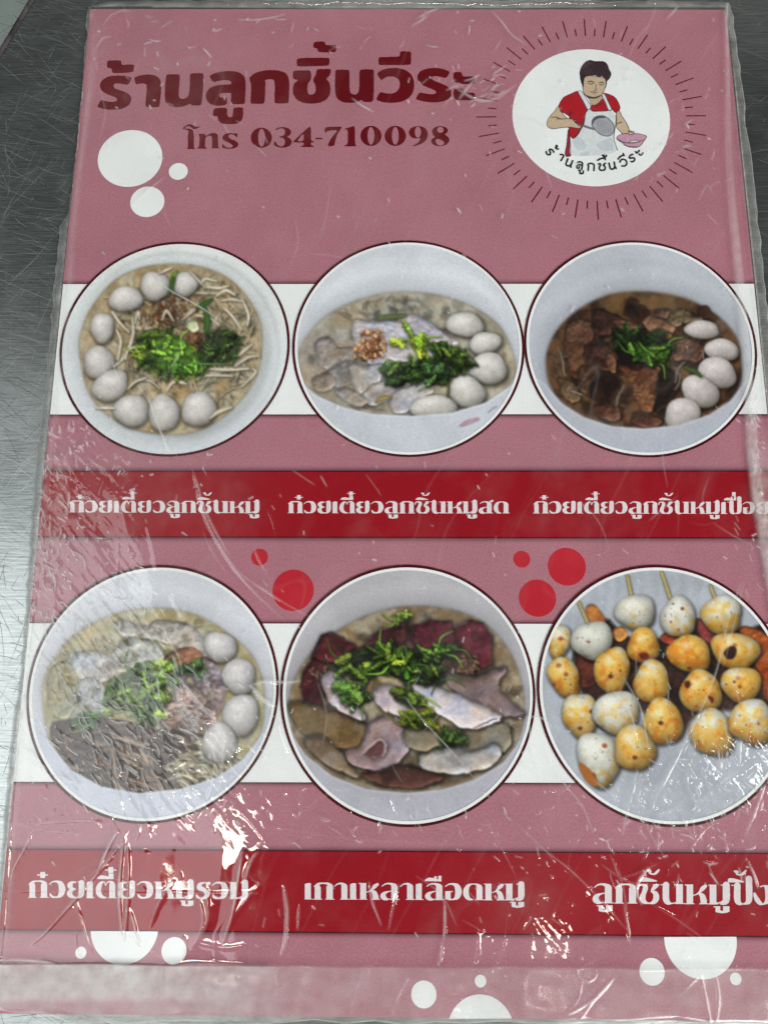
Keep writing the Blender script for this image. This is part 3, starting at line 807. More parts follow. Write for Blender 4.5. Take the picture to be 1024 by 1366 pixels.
for k in range(420):      # fried crumbs around the centre
    a = s.rg.uniform(0, 6.28); r = abs(s.rg.normal(0, 1)); x = 470 + r * 85 * math.cos(a); y = 355 + r * 62 * math.sin(a); w = s.rg.uniform(6, 15)
    if k > 250: x = 600 + r * 50 * math.cos(a); y = 480 + r * 40 * math.sin(a)
    c = [(142, 98, 60), (168, 128, 84), (112, 66, 38), (186, 150, 110), (150, 84, 50)][s.rg.integers(5)]
    s.stroke([(x, y, w), (x + s.rg.uniform(-8, 8), y + s.rg.uniform(-8, 8), w * .7)], np.array(c) * s.rg.uniform(.8, 1.1), oid=nid, shadow=.25)
s.warp(s.wm, 1.2)
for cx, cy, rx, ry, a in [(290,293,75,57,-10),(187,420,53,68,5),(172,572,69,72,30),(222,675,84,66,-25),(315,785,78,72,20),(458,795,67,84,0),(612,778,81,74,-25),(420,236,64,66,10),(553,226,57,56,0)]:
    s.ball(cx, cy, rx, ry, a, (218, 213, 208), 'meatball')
for q in [[(232,350,14),(262,395,15),(305,440,10)],[(320,380,12),(322,450,18),(290,540,18),(240,590,12)],[(330,400,10),(345,350,16),(350,380,12)],[(250,430,12),(268,480,16),(255,560,12)],
          [(450,385,12),(470,345,18),(500,390,10)],[(540,385,8),(575,355,14),(600,335,10)],[(565,165,10),(605,205,14),(640,245,12)],[(650,240,14),(700,245,18),(745,235,10)],[(690,280,10),(730,255,18),(770,275,12)],
          [(710,300,12),(760,295,18),(810,305,10)],[(720,330,12),(760,370,15),(800,430,10)],[(800,290,10),(830,360,16),(825,410,12)],[(440,640,12),(500,628,18),(560,650,14),(590,700,8)],
          [(470,700,10),(500,660,16),(560,665,14)],[(600,650,8),(650,630,15),(760,632,12)],[(640,600,10),(740,605,17),(830,600,12)],[(750,580,10),(800,530,18),(850,490,10)],[(770,590,12),(830,550,16),(880,545,10)],
          [(850,600,10),(860,620,14),(800,680,10)],[(310,680,10),(350,650,17),(400,655,14),(440,690,9)],[(300,690,10),(330,660,14),(380,640,10)],[(660,820,12),(700,790,22),(755,770,14)],[(160,775,8),(200,772,16),(240,775,9)],
          [(620,230,8),(640,205,15),(690,215,10)],[(440,180,8),(470,165,14),(495,155,9)],[(290,560,10),(300,520,14),(340,500,10)]]:
    q = [(a_, b_, c_ * .86) for a_, b_, c_ in q]
    s.stroke(q, np.array((214, 204, 182)) * s.rg.uniform(.88, 1.03), oid=nid, shadow=.3)
s.stroke([(490,250,20),(500,195,24),(515,172,14)], (110, 140, 56), oid=nid)
s.stroke([(480,275,12),(492,230,15),(500,200,12)], (62, 92, 40), oid=nid)
s.stroke([(605,335,14),(640,312,24),(668,295,12)], (58, 92, 40), oid=nid); s.stroke([(640,340,20),(650,400,30),(640,440,14)], (66, 100, 46), oid=nid)
s.poly([(560,395),(600,388),(612,425),(590,440),(565,425)], (214, 222, 176), oid=nid)
s.heap([(350,450),(450,430),(560,480),(650,560),(640,620),(540,640),(420,630),(340,560)], 26, GR[:4], 'herb_leaves', (50, 95), (34, 58), 1)
s.heap([(660,440),(740,430),(800,480),(760,570),(690,580),(600,560)], 16, [(56, 86, 42), (76, 108, 50), (44, 66, 36)], 'herb_leaves', (34, 60), (22, 36), 2)
s.heap([(420,480),(520,460),(620,570),(560,620),(440,600)], 9, [(84, 140, 44), (110, 166, 60)], 'herb_leaves', (50, 85), (34, 50), 3)
s.stroke([(495,590,5),(510,560,7),(535,520,4)], (160, 200, 110), oid=nid, shadow=0); s.stroke([(560,570,4),(640,580,7),(760,580,4)], (110, 150, 70), oid=nid, shadow=.2)
s.build('food_photo', menu, m_col, 'photo of noodle soup with bean sprouts and nine pale meatballs')

# ---- 2: sliced pork, herbs and five balls
bb = (391, 698, 320.5, 611); border(bb)
s = Pic(bb, PST, 12, LAY * 5, (390, 310, 3.303))
bowl_base(s, (214, 218, 225), (218, 221, 229), None)
s.ss, s.sa = 1.4, 1.25
m, d = blobmask(s, [(110,330),(220,180),(350,120),(500,105),(660,120),(800,190),(900,300),(940,420),(900,330),(780,230),(640,190),(500,180),(340,200),(200,270)], 5)
s.img += (m * 7)[..., None]
E = [(25,560),(40,500),(110,400),(230,320),(380,272),(520,262),(660,280),(790,325),(900,400),(960,500),(985,600),(950,680),(850,745),(700,790),(520,805),(350,797),(220,765),(110,715),(50,660)]
broth(s, E, (188, 180, 162), (158, 148, 128), .0, 2.5)
m, d = blobmask(s, [(40,480),(130,450),(260,490),(270,600),(240,690),(120,690),(50,620)], 8); s.put((slice(0, s.ny), slice(0, s.nx)), m * .55, np.array((168, 154, 144)))
sprouts(s, [(200,300),(560,290),(700,330),(720,430),(500,420),(250,420)], 22, 5, (150, 142, 124), (8, 12), (60, 120))
s.clutter([(40,560),(200,400),(400,300),(760,330),(960,560),(760,780),(300,780),(80,650)], 70, [(150,138,116),(128,114,92),(168,158,142),(112,98,80)], seed=1, alpha=(.1,.35))
s.glints(E, 90, 6)
sprouts(s, [(200,690),(420,690),(560,760),(420,790),(260,760)], 20, 6, (150, 138, 118), (8, 14), (60, 110))
MT = (200, 194, 200)
for q, c in [([(100,480),(160,462),(200,500),(260,505),(270,560),(215,590),(150,600),(110,560)], (168, 160, 156)),([(160,600),(240,560),(300,590),(290,650),(220,680),(150,660)], (176,172,172)),([(90,640),(160,620),(190,660),(150,700),(95,690)], (164, 148, 140))]:
    s.poly(q, c, 'pork_slice', dome=7, tex=.09, cell=3.5, col2=(142, 130, 120), alpha=.85)
s.poly([(480,365),(540,358),(600,385),(650,430),(720,470),(722,495),(650,490),(560,470),(490,430)], MT, 'pork_slice', dome=6, tex=.05, cell=3.5, col2=(176, 168, 182), fibre=(40, .9, .5))
s.poly([(262,395),(300,380),(360,392),(470,392),(520,440),(600,500),(640,560),(560,580),(440,570),(370,590),(300,550),(262,470)], MT, 'pork_slice', dome=6, tex=.05, cell=3.5, col2=(198, 192, 198), fibre=(10, .8, .35))
s.poly([(250,580),(330,585),(395,575),(392,640),(350,690),(290,710),(265,660)], (194, 188, 188), 'pork_slice', dome=6, tex=.05, cell=3.5, col2=(170, 164, 160), fibre=(60, .9, .5))
s.poly([(300,720),(370,660),(440,655),(520,680),(430,740),(340,760)], (190, 184, 182), 'pork_slice', dome=5, tex=.05, cell=3.5, col2=(160, 150, 146))
s.poly([(430,720),(500,680),(590,665),(622,700),(560,740),(500,790),(440,790)], (196, 190, 192), 'pork_slice', dome=5, tex=.05, cell=3.5, col2=(176, 170, 172))
s.poly([(185,700),(260,690),(330,740),(300,770),(240,745)], (170, 160, 152), 'pork_slice', dome=5, tex=.09, alpha=.85)
s.warp(s.wm, 1.7)
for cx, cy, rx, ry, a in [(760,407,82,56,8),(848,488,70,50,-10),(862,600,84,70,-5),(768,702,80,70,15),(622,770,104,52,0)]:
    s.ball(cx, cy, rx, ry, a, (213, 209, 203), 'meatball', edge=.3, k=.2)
m_, d_ = blobmask(s, E, 2)
# the near wall of the bowl hides what dips below the rim
front = [(30,655),(110,722),(220,770),(350,800),(520,809),(700,795),(850,750),(955,680),(1060,600),(1060,1100),(-60,1100),(-60,600)]
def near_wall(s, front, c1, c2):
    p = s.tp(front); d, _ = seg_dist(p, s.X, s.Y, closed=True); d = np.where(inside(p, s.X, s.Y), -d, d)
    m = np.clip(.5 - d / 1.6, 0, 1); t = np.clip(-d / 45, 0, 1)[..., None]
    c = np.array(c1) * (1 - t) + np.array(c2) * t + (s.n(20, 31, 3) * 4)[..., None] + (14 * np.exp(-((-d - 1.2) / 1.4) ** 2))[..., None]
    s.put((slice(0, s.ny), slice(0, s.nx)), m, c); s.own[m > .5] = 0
near_wall(s, front, (206, 209, 219), (203, 207, 216))
s.stroke([(742,852,14),(770,838,22),(815,822,16)], (172, 140, 154), shadow=0, edge=.1)
s.stroke([(860,795,4),(885,775,7),(900,768,3)], (150, 140, 152), shadow=0)
s.stroke([(385,374,22),(440,371,24),(492,366,20)], (92, 102, 62), 'scallion_piece')
oid = s.new('fried_garlic')
for k in range(150):
    x, y = s.rg.normal(345, 26), s.rg.normal(505, 32); x += (505 - y) * .35; w = s.rg.uniform(10, 24)
    c = [(168, 110, 72), (196, 148, 104), (132, 76, 48), (214, 172, 130)][s.rg.integers(4)]
    s.stroke([(x, y, w), (x + s.rg.uniform(-9, 9), y + s.rg.uniform(-9, 9), w * .7)], np.array(c) * s.rg.uniform(.95, 1.2), oid=oid, shadow=.25)
s.heap([(400,590),(520,570),(620,560),(700,600),(680,670),(560,650),(430,670)], 22, [(52, 82, 42), (70, 104, 48), (42, 64, 34)], 'herb_leaves', (60, 100), (40, 60), 1)
s.heap([(610,500),(700,500),(790,580),(740,610),(640,560)], 12, [(60, 90, 40), (80, 112, 46), (44, 68, 32)], 'herb_leaves', (55, 90), (34, 52), 2)
s.heap([(580,590),(660,580),(680,640),(610,660)], 4, [(76, 112, 66), (62, 98, 56)], 'herb_leaves', (70, 95), (50, 66), 4)
s.heap([(420,480),(480,480),(470,500)], 2, [(130, 166, 60)], 'herb_leaves', (80, 100), (50, 60), 5, .3)
s.heap([(540,470),(600,480),(580,530),(540,510)], 5, [(128, 164, 50), (146, 176, 62)], 'herb_leaves', (80, 110), (60, 80), 6, .3)
s.leaf(505, 425, 80, 36, 60, (132, 168, 58), s.new('herb_leaves'), 3)
s.stroke([(530,590,6),(540,540,8),(555,500,5)], (140, 170, 80), shadow=.2)
s.stroke([(370,745,14),(400,730,22),(430,728,10)], (150, 130, 76), shadow=.3)
s.build('food_photo', menu, m_col, 'photo of pork noodle soup with sliced pork, garlic and five meatballs')

# ---- 3: dark braised pork
bb = (699, 1008, 321, 611); border(bb)
s = Pic(bb, PST, 13, LAY * 5, (694, 310, 3.103))
bowl_base(s, (196, 199, 208), (180, 186, 198), None)
m, d = blobmask(s, [(200,200),(330,130),(480,110),(640,130),(790,210),(890,320),(930,450),(900,330),(850,380),(780,330),(640,265),(480,245),(330,270),(200,340),(120,430),(110,330)], 5)
s.img = s.img * (1 - .05 * m[..., None]) + (m * 6)[..., None]
E = [(105,540),(120,460),(170,380),(260,305),(370,258),(480,246),(600,255),(720,290),(820,350),(890,430),(915,520),(910,620),(870,690),(780,750),(650,795),(510,808),(380,800),(260,760),(170,700),(120,630)]
broth(s, E, (104, 74, 50), (54, 36, 26), .0, 3)
m, d = blobmask(s, [(360,262),(480,250),(620,262),(720,300),(640,340),(500,330),(380,330),(330,300)], 9); s.put((slice(0, s.ny), slice(0, s.nx)), m * .6, np.array((116, 88, 56)))
s.clutter([(120,540),(200,380),(460,280),(760,320),(900,500),(820,700),(520,800),(260,750)], 120, [(78,50,36),(44,30,24),(110,80,56),(34,24,20),(96,62,44),(60,38,28)], seed=1, alpha=(.4,.85), r=(12, 34))
sprouts(s, [(150,450),(220,440),(280,620),(230,690),(150,620)], 12, 5, (112, 96, 72), (7, 11), (60, 130))
for q, c, c2, fb in [([(180,395),(250,360),(300,385),(290,450),(250,500),(270,560),(220,600),(190,520)], (104, 72, 54), (78, 50, 38), (80,.8,.4)),
  ([(300,320),(380,330),(420,370),(360,420),(300,410)], (66, 42, 34), (44, 28, 24), None), ([(260,460),(340,455),(400,500),(380,570),(300,560),(265,520)], (74, 48, 40), (50, 30, 26), None),
  ([(385,365),(430,360),(480,375),(500,400),(420,410)], (112, 80, 62), (84, 56, 42), None), ([(505,355),(560,345),(630,380),(625,420),(600,440),(520,400)], (134, 100, 78), (104, 72, 54), (30,.8,.4)),
  ([(560,320),(620,320),(600,350),(560,350)], (100, 72, 54), (74, 52, 40), None), ([(620,330),(655,310),(680,330),(660,385),(630,380)], (132, 112, 84), (104, 84, 58), (70,.9,.5)), ([(670,345),(690,325),(715,345),(745,345),(740,365),(680,370)], (120, 100, 76), (96, 76, 54), None),
  ([(620,440),(700,440),(755,480),(740,530),(680,530),(630,520)], (112, 78, 58), (84, 56, 42), (140,.9,.6)), ([(400,560),(470,545),(560,560),(600,600),(560,700),(510,755),(470,680),(440,600)], (122, 82, 56), (90, 54, 36), (65,.8,.6)),
  ([(560,550),(590,580),(580,640),(550,690),(570,620)], (150, 112, 84), (120, 84, 60), None), ([(240,560),(310,550),(330,620),(300,680),(240,640)], (96, 68, 52), (66, 44, 34), (50,.9,.6)),
  ([(300,600),(380,590),(400,660),(340,720),(290,680)], (52, 34, 28), (34, 22, 20), None), ([(300,720),(390,710),(410,770),(330,770)], (104, 70, 54), (76, 48, 38), None), ([(460,760),(520,745),(580,770),(560,805),(480,800)], (100, 66, 50), (74, 46, 36), None),
  ([(150,600),(220,620),(250,690),(190,690)], (116, 92, 66), (88, 66, 46), None), ([(355,490),(385,520),(395,575),(370,570),(350,530)], (128, 96, 76), (100, 70, 54), None), ([(720,740),(800,720),(860,690),(800,745),(720,775)], (98, 72, 54), (80, 56, 42), None),
  ([(400,400),(470,470),(560,540),(440,560),(390,480)], (34, 22, 20), (24, 16, 16), None), ([(580,560),(660,600),(620,700),(560,740),(560,680)], (48, 32, 26), (34, 24, 20), None)]:
    s.poly(q, c, 'braised_pork', dome=6, tex=.13, cell=3.2, col2=c2, fibre=fb, k=.45, shadow=.6)
for q in [[(640,560,8),(660,600,10),(640,650,7)],[(680,540,8),(650,570,12),(640,620,8)],[(420,640,8),(410,680,12),(395,720,8)],[(155,480,8),(175,550,12),(190,590,8)]]: s.stroke(q, (118, 108, 98), shadow=.3)
s.warp(s.wm, 2.2)
for cx, cy, rx, ry, a in [(750,403,74,38,2),(832,486,72,46,5),(814,580,84,60,20),(742,660,82,64,25),(668,752,76,66,-20)]:
    s.ball(cx, cy, rx, ry, a, (200, 191, 189), 'meatball', edge=.28, k=.22, shadow=.5)
near_wall(s, [(-60,520),(95,620),(170,708),(260,765),(380,803),(510,812),(650,799),(780,754),(870,695),(925,620),(1100,400),(1100,1100),(-60,1100)], (186, 188, 198), (184, 192, 206))
s.heap([(380,410),(460,400),(520,420),(560,400),(620,460),(600,520),(500,520),(400,480)], 22, [(32, 50, 26), (46, 72, 30), (24, 38, 22)], 'herb_leaves', (60, 100), (38, 60), 1)
s.heap([(450,480),(600,470),(600,530),(520,540)], 8, [(62, 108, 38), (80, 124, 46)], 'herb_leaves', (55, 90), (26, 44), 2)
s.stroke([(680,560,16),(720,575,20),(745,595,12)], (58, 80, 34), shadow=.3)
s.build('food_photo', menu, m_col, 'photo of dark braised pork noodle soup with five meatballs')

# ---- 4: mixed pork with shredded offal, seen through the most creased film
bb = (36.5, 372, 754, 1099); border(bb)
s = Pic(bb, PST, 14, LAY * 5, (30, 745, 2.926))
bowl_base(s, (216, 218, 226), (216, 218, 226), None)
E = [(80,560),(85,470),(130,380),(200,300),(310,235),(430,200),(560,195),(690,225),(800,290),(890,370),(935,470),(945,580),(925,690),(860,780),(760,850),(620,895),(450,912),(310,885),(190,820),(110,720)]
broth(s, E, (192, 182, 152), (166, 154, 112), .0, 3)
for q, c in [([(350,250),(420,240),(470,260),(540,240),(620,260),(690,320),(700,380),(640,350),(560,330),(480,310),(400,300)], (196, 190, 180)),([(200,370),(300,360),(360,400),(350,470),(260,480),(200,440)], (200, 196, 192)),
             ([(350,360),(430,310),(520,330),(550,400),(450,430),(370,440)], (192, 186, 172)),([(200,480),(300,470),(325,560),(310,620),(240,600)], (196, 194, 190)),([(120,420),(190,410),(220,520),(180,620),(110,600),(95,500)], (172, 166, 130)),
             ([(500,250),(620,245),(700,300),(720,380),(640,390),(580,330)], (190, 184, 178))]:
    s.poly(q, c, 'pork_slice', dome=8, tex=.08, cell=4, col2=np.array(c) * .86, k=.3)
s.poly([(560,380),(660,340),(710,390),(640,430),(570,440)], (140, 104, 84), 'pork_slice', dome=6, tex=.12, col2=(170, 120, 96))
s.poly([(700,380),(780,430),(790,540),(740,620),(640,560),(560,470),(640,430)], (128, 112, 116), 'pork_slice', dome=7, tex=.12, col2=(166, 152, 156), fibre=(40, .8, .5))
s.poly([(600,500),(700,520),(760,620),(700,700),(600,730),(540,680),(545,590)], (140, 116, 112), 'pork_slice', dome=7, tex=.14, col2=(176, 156, 150), fibre=(60, .7, .5))
s.clutter([(90,560),(140,380),(430,220),(700,240),(930,480),(900,720),(700,860),(560,640),(300,640)], 80, [(186,178,150),(168,158,118),(196,190,176),(150,138,96)], seed=1, alpha=(.2,.6))
s.glints(E, 110, 6)
oid = s.new('shredded_offal')
s.poly([(120,640),(300,620),(420,640),(560,680),(640,760),(600,870),(450,908),(310,882),(190,812),(130,740)], (92, 74, 66), oid=oid, dome=5, tex=.15, col2=(66, 50, 46))
for k in range(170):
    x, y = s.rg.uniform(150, 620), s.rg.uniform(650, 885); a = s.rg.normal(.55, .5); l = s.rg.uniform(60, 150); w = s.rg.uniform(9, 20)
    c = [(104, 84, 74), (134, 112, 98), (74, 56, 50), (158, 138, 122), (88, 70, 64), (120, 92, 76)][s.rg.integers(6)]
    if y > 840 + 60 * math.sin((x - 150) / 150) or y < 640: continue
    s.stroke([(x, y, w * .6), (x + l * .5 * math.cos(a), y + l * .5 * math.sin(a) + s.rg.uniform(-8, 8), w), (x + l * math.cos(a), y + l * math.sin(a), w * .5)], c, oid=oid, shadow=.55)
oid = s.new('rice_noodles')
for k in range(60):
    x, y = s.rg.uniform(560, 780), s.rg.uniform(760, 870); a = s.rg.uniform(-.5, .5)
    s.stroke([(x, y, 10), (x + 40 * math.cos(a), y + 30 * math.sin(a), 15), (x + 90 * math.cos(a + .5), y + 60 * math.sin(a + .5), 9)], np.array((198, 192, 170)) * s.rg.uniform(.75, 1.1), oid=oid, shadow=.4)
s.warp(s.wm, 1.7)
for cx, cy, rx, ry, a, k in [(772,345,66,58,20,0),(845,460,66,70,0,0),(852,610,72,80,10,0),(770,720,68,78,-10,0)]:
    s.ball(cx, cy, rx, ry, a, (212, 209, 209), 'meatball', edge=.3)
near_wall(s, [(-60,560),(75,640),(110,725),(190,825),(310,890),(450,916),(620,899),(760,854),(860,784),(935,690),(1100,480),(1100,1100),(-60,1100)], (204, 208, 222), (206, 208, 222))
s.heap([(330,480),(400,460),(480,400),(600,430),(560,520),(530,640),(430,600),(340,590)], 30, [(76, 110, 48), (100, 136, 62), (56, 84, 40), (118, 152, 76)], 'herb_leaves', (70, 120), (45, 75), 1, .4)
s.heap([(600,420),(690,410),(700,450),(620,450)], 4, [(70, 110, 60)], 'herb_leaves', (60, 90), (36, 50), 2)
s.heap([(210,610),(290,600),(290,640),(230,650)], 4, [(70, 108, 62)], 'herb_leaves', (60, 90), (40, 55), 3)
s.build('food_photo', menu, m_col, 'photo of mixed pork soup with brown shredded offal and herbs')

# ---- 5: blood curd and offal soup
bb = (374, 713.5, 753.5, 1103.5); border(bb)
s = Pic(bb, PST, 15, LAY * 5, (365, 745, 2.844))
bowl_base(s, (184, 182, 187), (182, 180, 190), None)
s.ss, s.sa = 1.9, 1.6
m, d = blobmask(s, [(230,290),(350,210),(500,180),(680,190),(820,260),(900,400),(860,340),(740,240),(560,195),(400,215)], 5); s.img *= (1 - .05 * m)[..., None]
E = [(60,600),(65,500),(110,400),(190,310),(310,235),(440,190),(560,180),(680,195),(790,240),(880,330),(935,450),(950,570),(930,680),(870,770),(760,835),(640,872),(500,886),(350,870),(220,820),(120,740),(75,670)]
broth(s, E, (166, 154, 130), (128, 106, 80), .0, 3)
s.img *= (1 - .28 * s.wm * sm(s.Y, 960, 1060))[..., None]
for q, c, c2 in [([(110,430),(180,290),(215,280),(300,330),(320,360),(240,420),(200,450),(180,560),(120,530),(100,480)], (84, 34, 40), (62, 24, 30)), ([(190,290),(215,282),(310,335),(255,385),(190,390),(150,370)], (96, 36, 44), (80, 28, 36)),
     ([(330,330),(400,265),(500,245),(560,300),(530,370),(420,340)], (92, 46, 50), (70, 34, 38)), ([(510,260),(590,230),(670,240),(690,310),(640,370),(540,370),(500,330)], (104, 46, 54), (78, 34, 42)),
     ([(680,260),(740,232),(790,245),(825,290),(825,400),(760,430),(700,360)], (106, 44, 56), (84, 32, 44)), ([(640,350),(720,350),(780,410),(740,440),(660,430)], (86, 52, 48), (110, 80, 66))]:
    s.poly(q, c, 'blood_curd', dome=7, tex=.035, cell=5, wet=60, col2=c2, k=.38, smooth=False, shadow=.55)
for k in range(70):
    x, y = s.rg.uniform(640, 780), s.rg.uniform(370, 430)
    if k > 50: x, y = s.rg.uniform(130, 200), s.rg.uniform(400, 470)
    s.stroke([(x, y, 8), (x + 4, y + 4, 7)], np.array((150, 118, 92)) * s.rg.uniform(.6, 1.2), shadow=.3)
s.clutter([(70,600),(130,380),(430,220),(700,220),(930,480),(900,720),(640,850),(300,820)], 80, [(124,104,78),(96,74,52),(140,124,100),(84,60,44)], seed=1, alpha=(.1,.4))
OF = (168, 150, 152)
for q, c, c2, nm in [([(640,430),(740,450),(860,410),(880,430),(850,480),(900,540),(950,590),(880,600),(800,560),(700,510)], (132, 112, 112), (112, 92, 90), 'offal_slice'),
     ([(60,540),(180,560),(300,600),(345,640),(320,710),(240,720),(150,690),(80,620)], (126, 104, 74), (106, 82, 52), 'offal_slice'), ([(120,670),(200,680),(270,760),(320,830),(220,790),(140,730)], (136, 120, 104), (112, 92, 74), 'offal_slice'),
     ([(640,640),(720,640),(860,610),(900,690),(850,740),(700,720)], (138, 128, 112), (118, 106, 88), 'offal_slice'),
     ([(180,460),(220,425),(260,460),(260,510),(340,580),(340,620),(270,590),(210,540)], (204, 194, 202), (180, 162, 166), 'offal_slice'), ([(375,500),(420,475),(460,490),(500,560),(540,600),(480,600),(400,560)], (202, 192, 202), (178, 164, 172), 'offal_slice'),
     ([(520,470),(600,480),(740,530),(860,590),(840,620),(740,645),(640,600),(560,540)], (208, 200, 208), (186, 176, 184), 'offal_slice'), ([(330,700),(360,620),(440,590),(500,640),(510,720),(440,800),(340,800),(275,760),(280,725)], (170, 150, 152), (148, 124, 126), 'offal_slice'),
     ([(560,730),(650,715),(760,725),(830,700),(860,740),(820,790),(720,815),(600,810),(550,780)], (178, 172, 170), (150, 142, 136), 'offal_slice'), ([(400,800),(460,780),(560,800),(640,830),(540,870),(420,860),(330,820)], (84, 54, 46), (60, 38, 34), 'offal_slice'),
     ([(500,640),(600,640),(640,700),(560,730),(500,700)], (132, 120, 100), (112, 98, 76), 'offal_slice')]:
    s.poly(q, c, nm, dome=10, tex=.025, cell=6, col2=c2, k=.38, shadow=.5)
s.poly([(345,730),(380,690),(425,695),(420,740),(370,760)], (104, 66, 66), dome=4, k=.3, shadow=.2); s.stroke([(340,735,10),(370,705,14),(410,690,10),(428,715,10),(415,750,8)], (180, 158, 160), shadow=.3)
s.stroke([(860,605,5),(910,600,7),(950,590,4)], (64, 50, 48), shadow=0); s.stroke([(760,640,4),(810,622,6),(850,606,4)], (80, 66, 66), shadow=0)
s.warp(s.wm, 1.7)
s.glints(E, 130, 8)
near_wall(s, [(-60,520),(55,600),(75,675),(120,745),(220,825),(350,875),(500,890),(640,877),(760,840),(870,775),(935,690),(960,600),(1100,400),(1100,1100),(-60,1100)], (180, 178, 188), (188, 186, 198))
s.heap([(230,400),(320,350),(430,320),(500,360),(620,380),(640,470),(560,470),(480,450),(400,430),(320,450),(240,430)], 34, GR, 'herb_leaves', (60, 110), (34, 56), 1)
s.heap([(380,350),(500,340),(560,440),(480,440)], 8, GL[:3], 'herb_leaves', (60, 110), (24, 40), 2)
s.heap([(560,350),(680,320),(690,350),(600,390)], 6, [(70, 116, 48), (88, 136, 58)], 'herb_leaves', (60, 100), (34, 50), 3)
s.heap([(250,480),(340,490),(350,540),(270,540)], 5, [(84, 120, 56), (70, 108, 48)], 'herb_leaves', (70, 110), (50, 70), 4)
s.heap([(460,490),(540,510),(560,560),(480,550)], 6, [(74, 104, 34), (92, 124, 42)], 'herb_leaves', (60, 100), (34, 56), 5)
s.heap([(490,590),(610,590),(600,640),(500,640)], 8, [(96, 120, 36), (78, 104, 34)], 'herb_leaves', (60, 100), (34, 50), 6, .3)
s.heap([(630,660),(720,660),(720,700),(640,700)], 7, [(54, 84, 38)], 'herb_leaves', (50, 80), (30, 50), 7, .25)
s.heap([(450,215),(510,210),(510,235),(460,235)], 4, [(96, 128, 60)], 'herb_leaves', (50, 70), (30, 40), 8, .2)
s.build('food_photo', menu, m_col, 'photo of dark red blood curd and offal soup with herbs')

# ---- 6: grilled balls on sticks
bb = (715.5, 1056, 754, 1103); border(bb)
s = Pic(bb, PST, 16, LAY * 5, (700, 745, 3.16))
s.img[:] = np.array((176, 181, 190)); s.img += (s.n(26, 1, 3) * 10)[..., None]
s.img += (np.sin(s.X * .35 + s.n(40, 2, 2) * 4) * 4 * sm(s.Y, 860, 790))[..., None]
s.poly([(200,380),(330,250),(430,330),(600,330),(760,250),(900,300),(1100,280),(1100,640),(880,640),(720,660),(640,760),(540,700),(480,640),(400,740),(300,700),(240,560)], (56, 32, 24), 'chilli_sauce', dome=10, tex=.12, col2=(34, 24, 20), feather=5)
s.poly([(900,300),(980,300),(1060,360),(1100,420),(1100,640),(1010,590),(985,480)], (176, 92, 40), 'chilli_sauce', dome=6, tex=.12, col2=(150, 66, 28))
s.poly([(720,250),(790,290),(800,360),(740,330)], (140, 60, 60), 'chilli_sauce', tex=.1, col2=(100, 40, 36)); s.poly([(225,400),(290,430),(300,520),(240,540),(215,470)], (104, 52, 40), 'chilli_sauce', tex=.1, col2=(70, 36, 30))
s.poly([(255,205),(290,195),(330,240),(335,280),(270,260)], (196, 124, 60), 'chilli_sauce', tex=.1, col2=(160, 88, 40)); s.poly([(370,300),(410,285),(430,320),(400,350),(370,330)], (204, 140, 72), 'chilli_sauce', tex=.08, col2=(180, 104, 50))
s.poly([(570,330),(620,300),(640,340),(600,360)], (160, 60, 40), 'chilli_sauce', tex=.1)
for q in [[(225,185,16),(262,268,18)],[(430,75,16),(446,150,18)],[(575,60,17),(610,165,18)],[(780,115,15),(797,162,17)]]: s.stroke(q, (178, 160, 104), 'bamboo_skewer', edge=.5)
YE, WH = (214, 168, 92), (206, 208, 200)
BALLS = [(145,350,44,70,8,.55),(283,345,82,80,0,.1),(465,225,78,75,-10,.3),(645,248,72,82,-15,.35),(828,238,84,78,10,.55),(165,500,62,84,-25,.75),(367,472,75,92,5,.85),(498,368,66,72,-20,.9),(692,402,88,76,30,.95),(885,388,96,76,15,.7),
 (233,660,70,95,-5,.55),(385,650,98,86,10,.4),(533,520,76,84,5,.7),(740,562,82,90,0,.8),(910,530,86,70,5,.75),(580,690,84,92,5,.85),(787,735,86,98,-10,.6),(955,690,90,95,0,.6),(310,845,88,110,-10,.3),(460,800,86,90,0,.7),(1085,560,60,80,0,.6)]
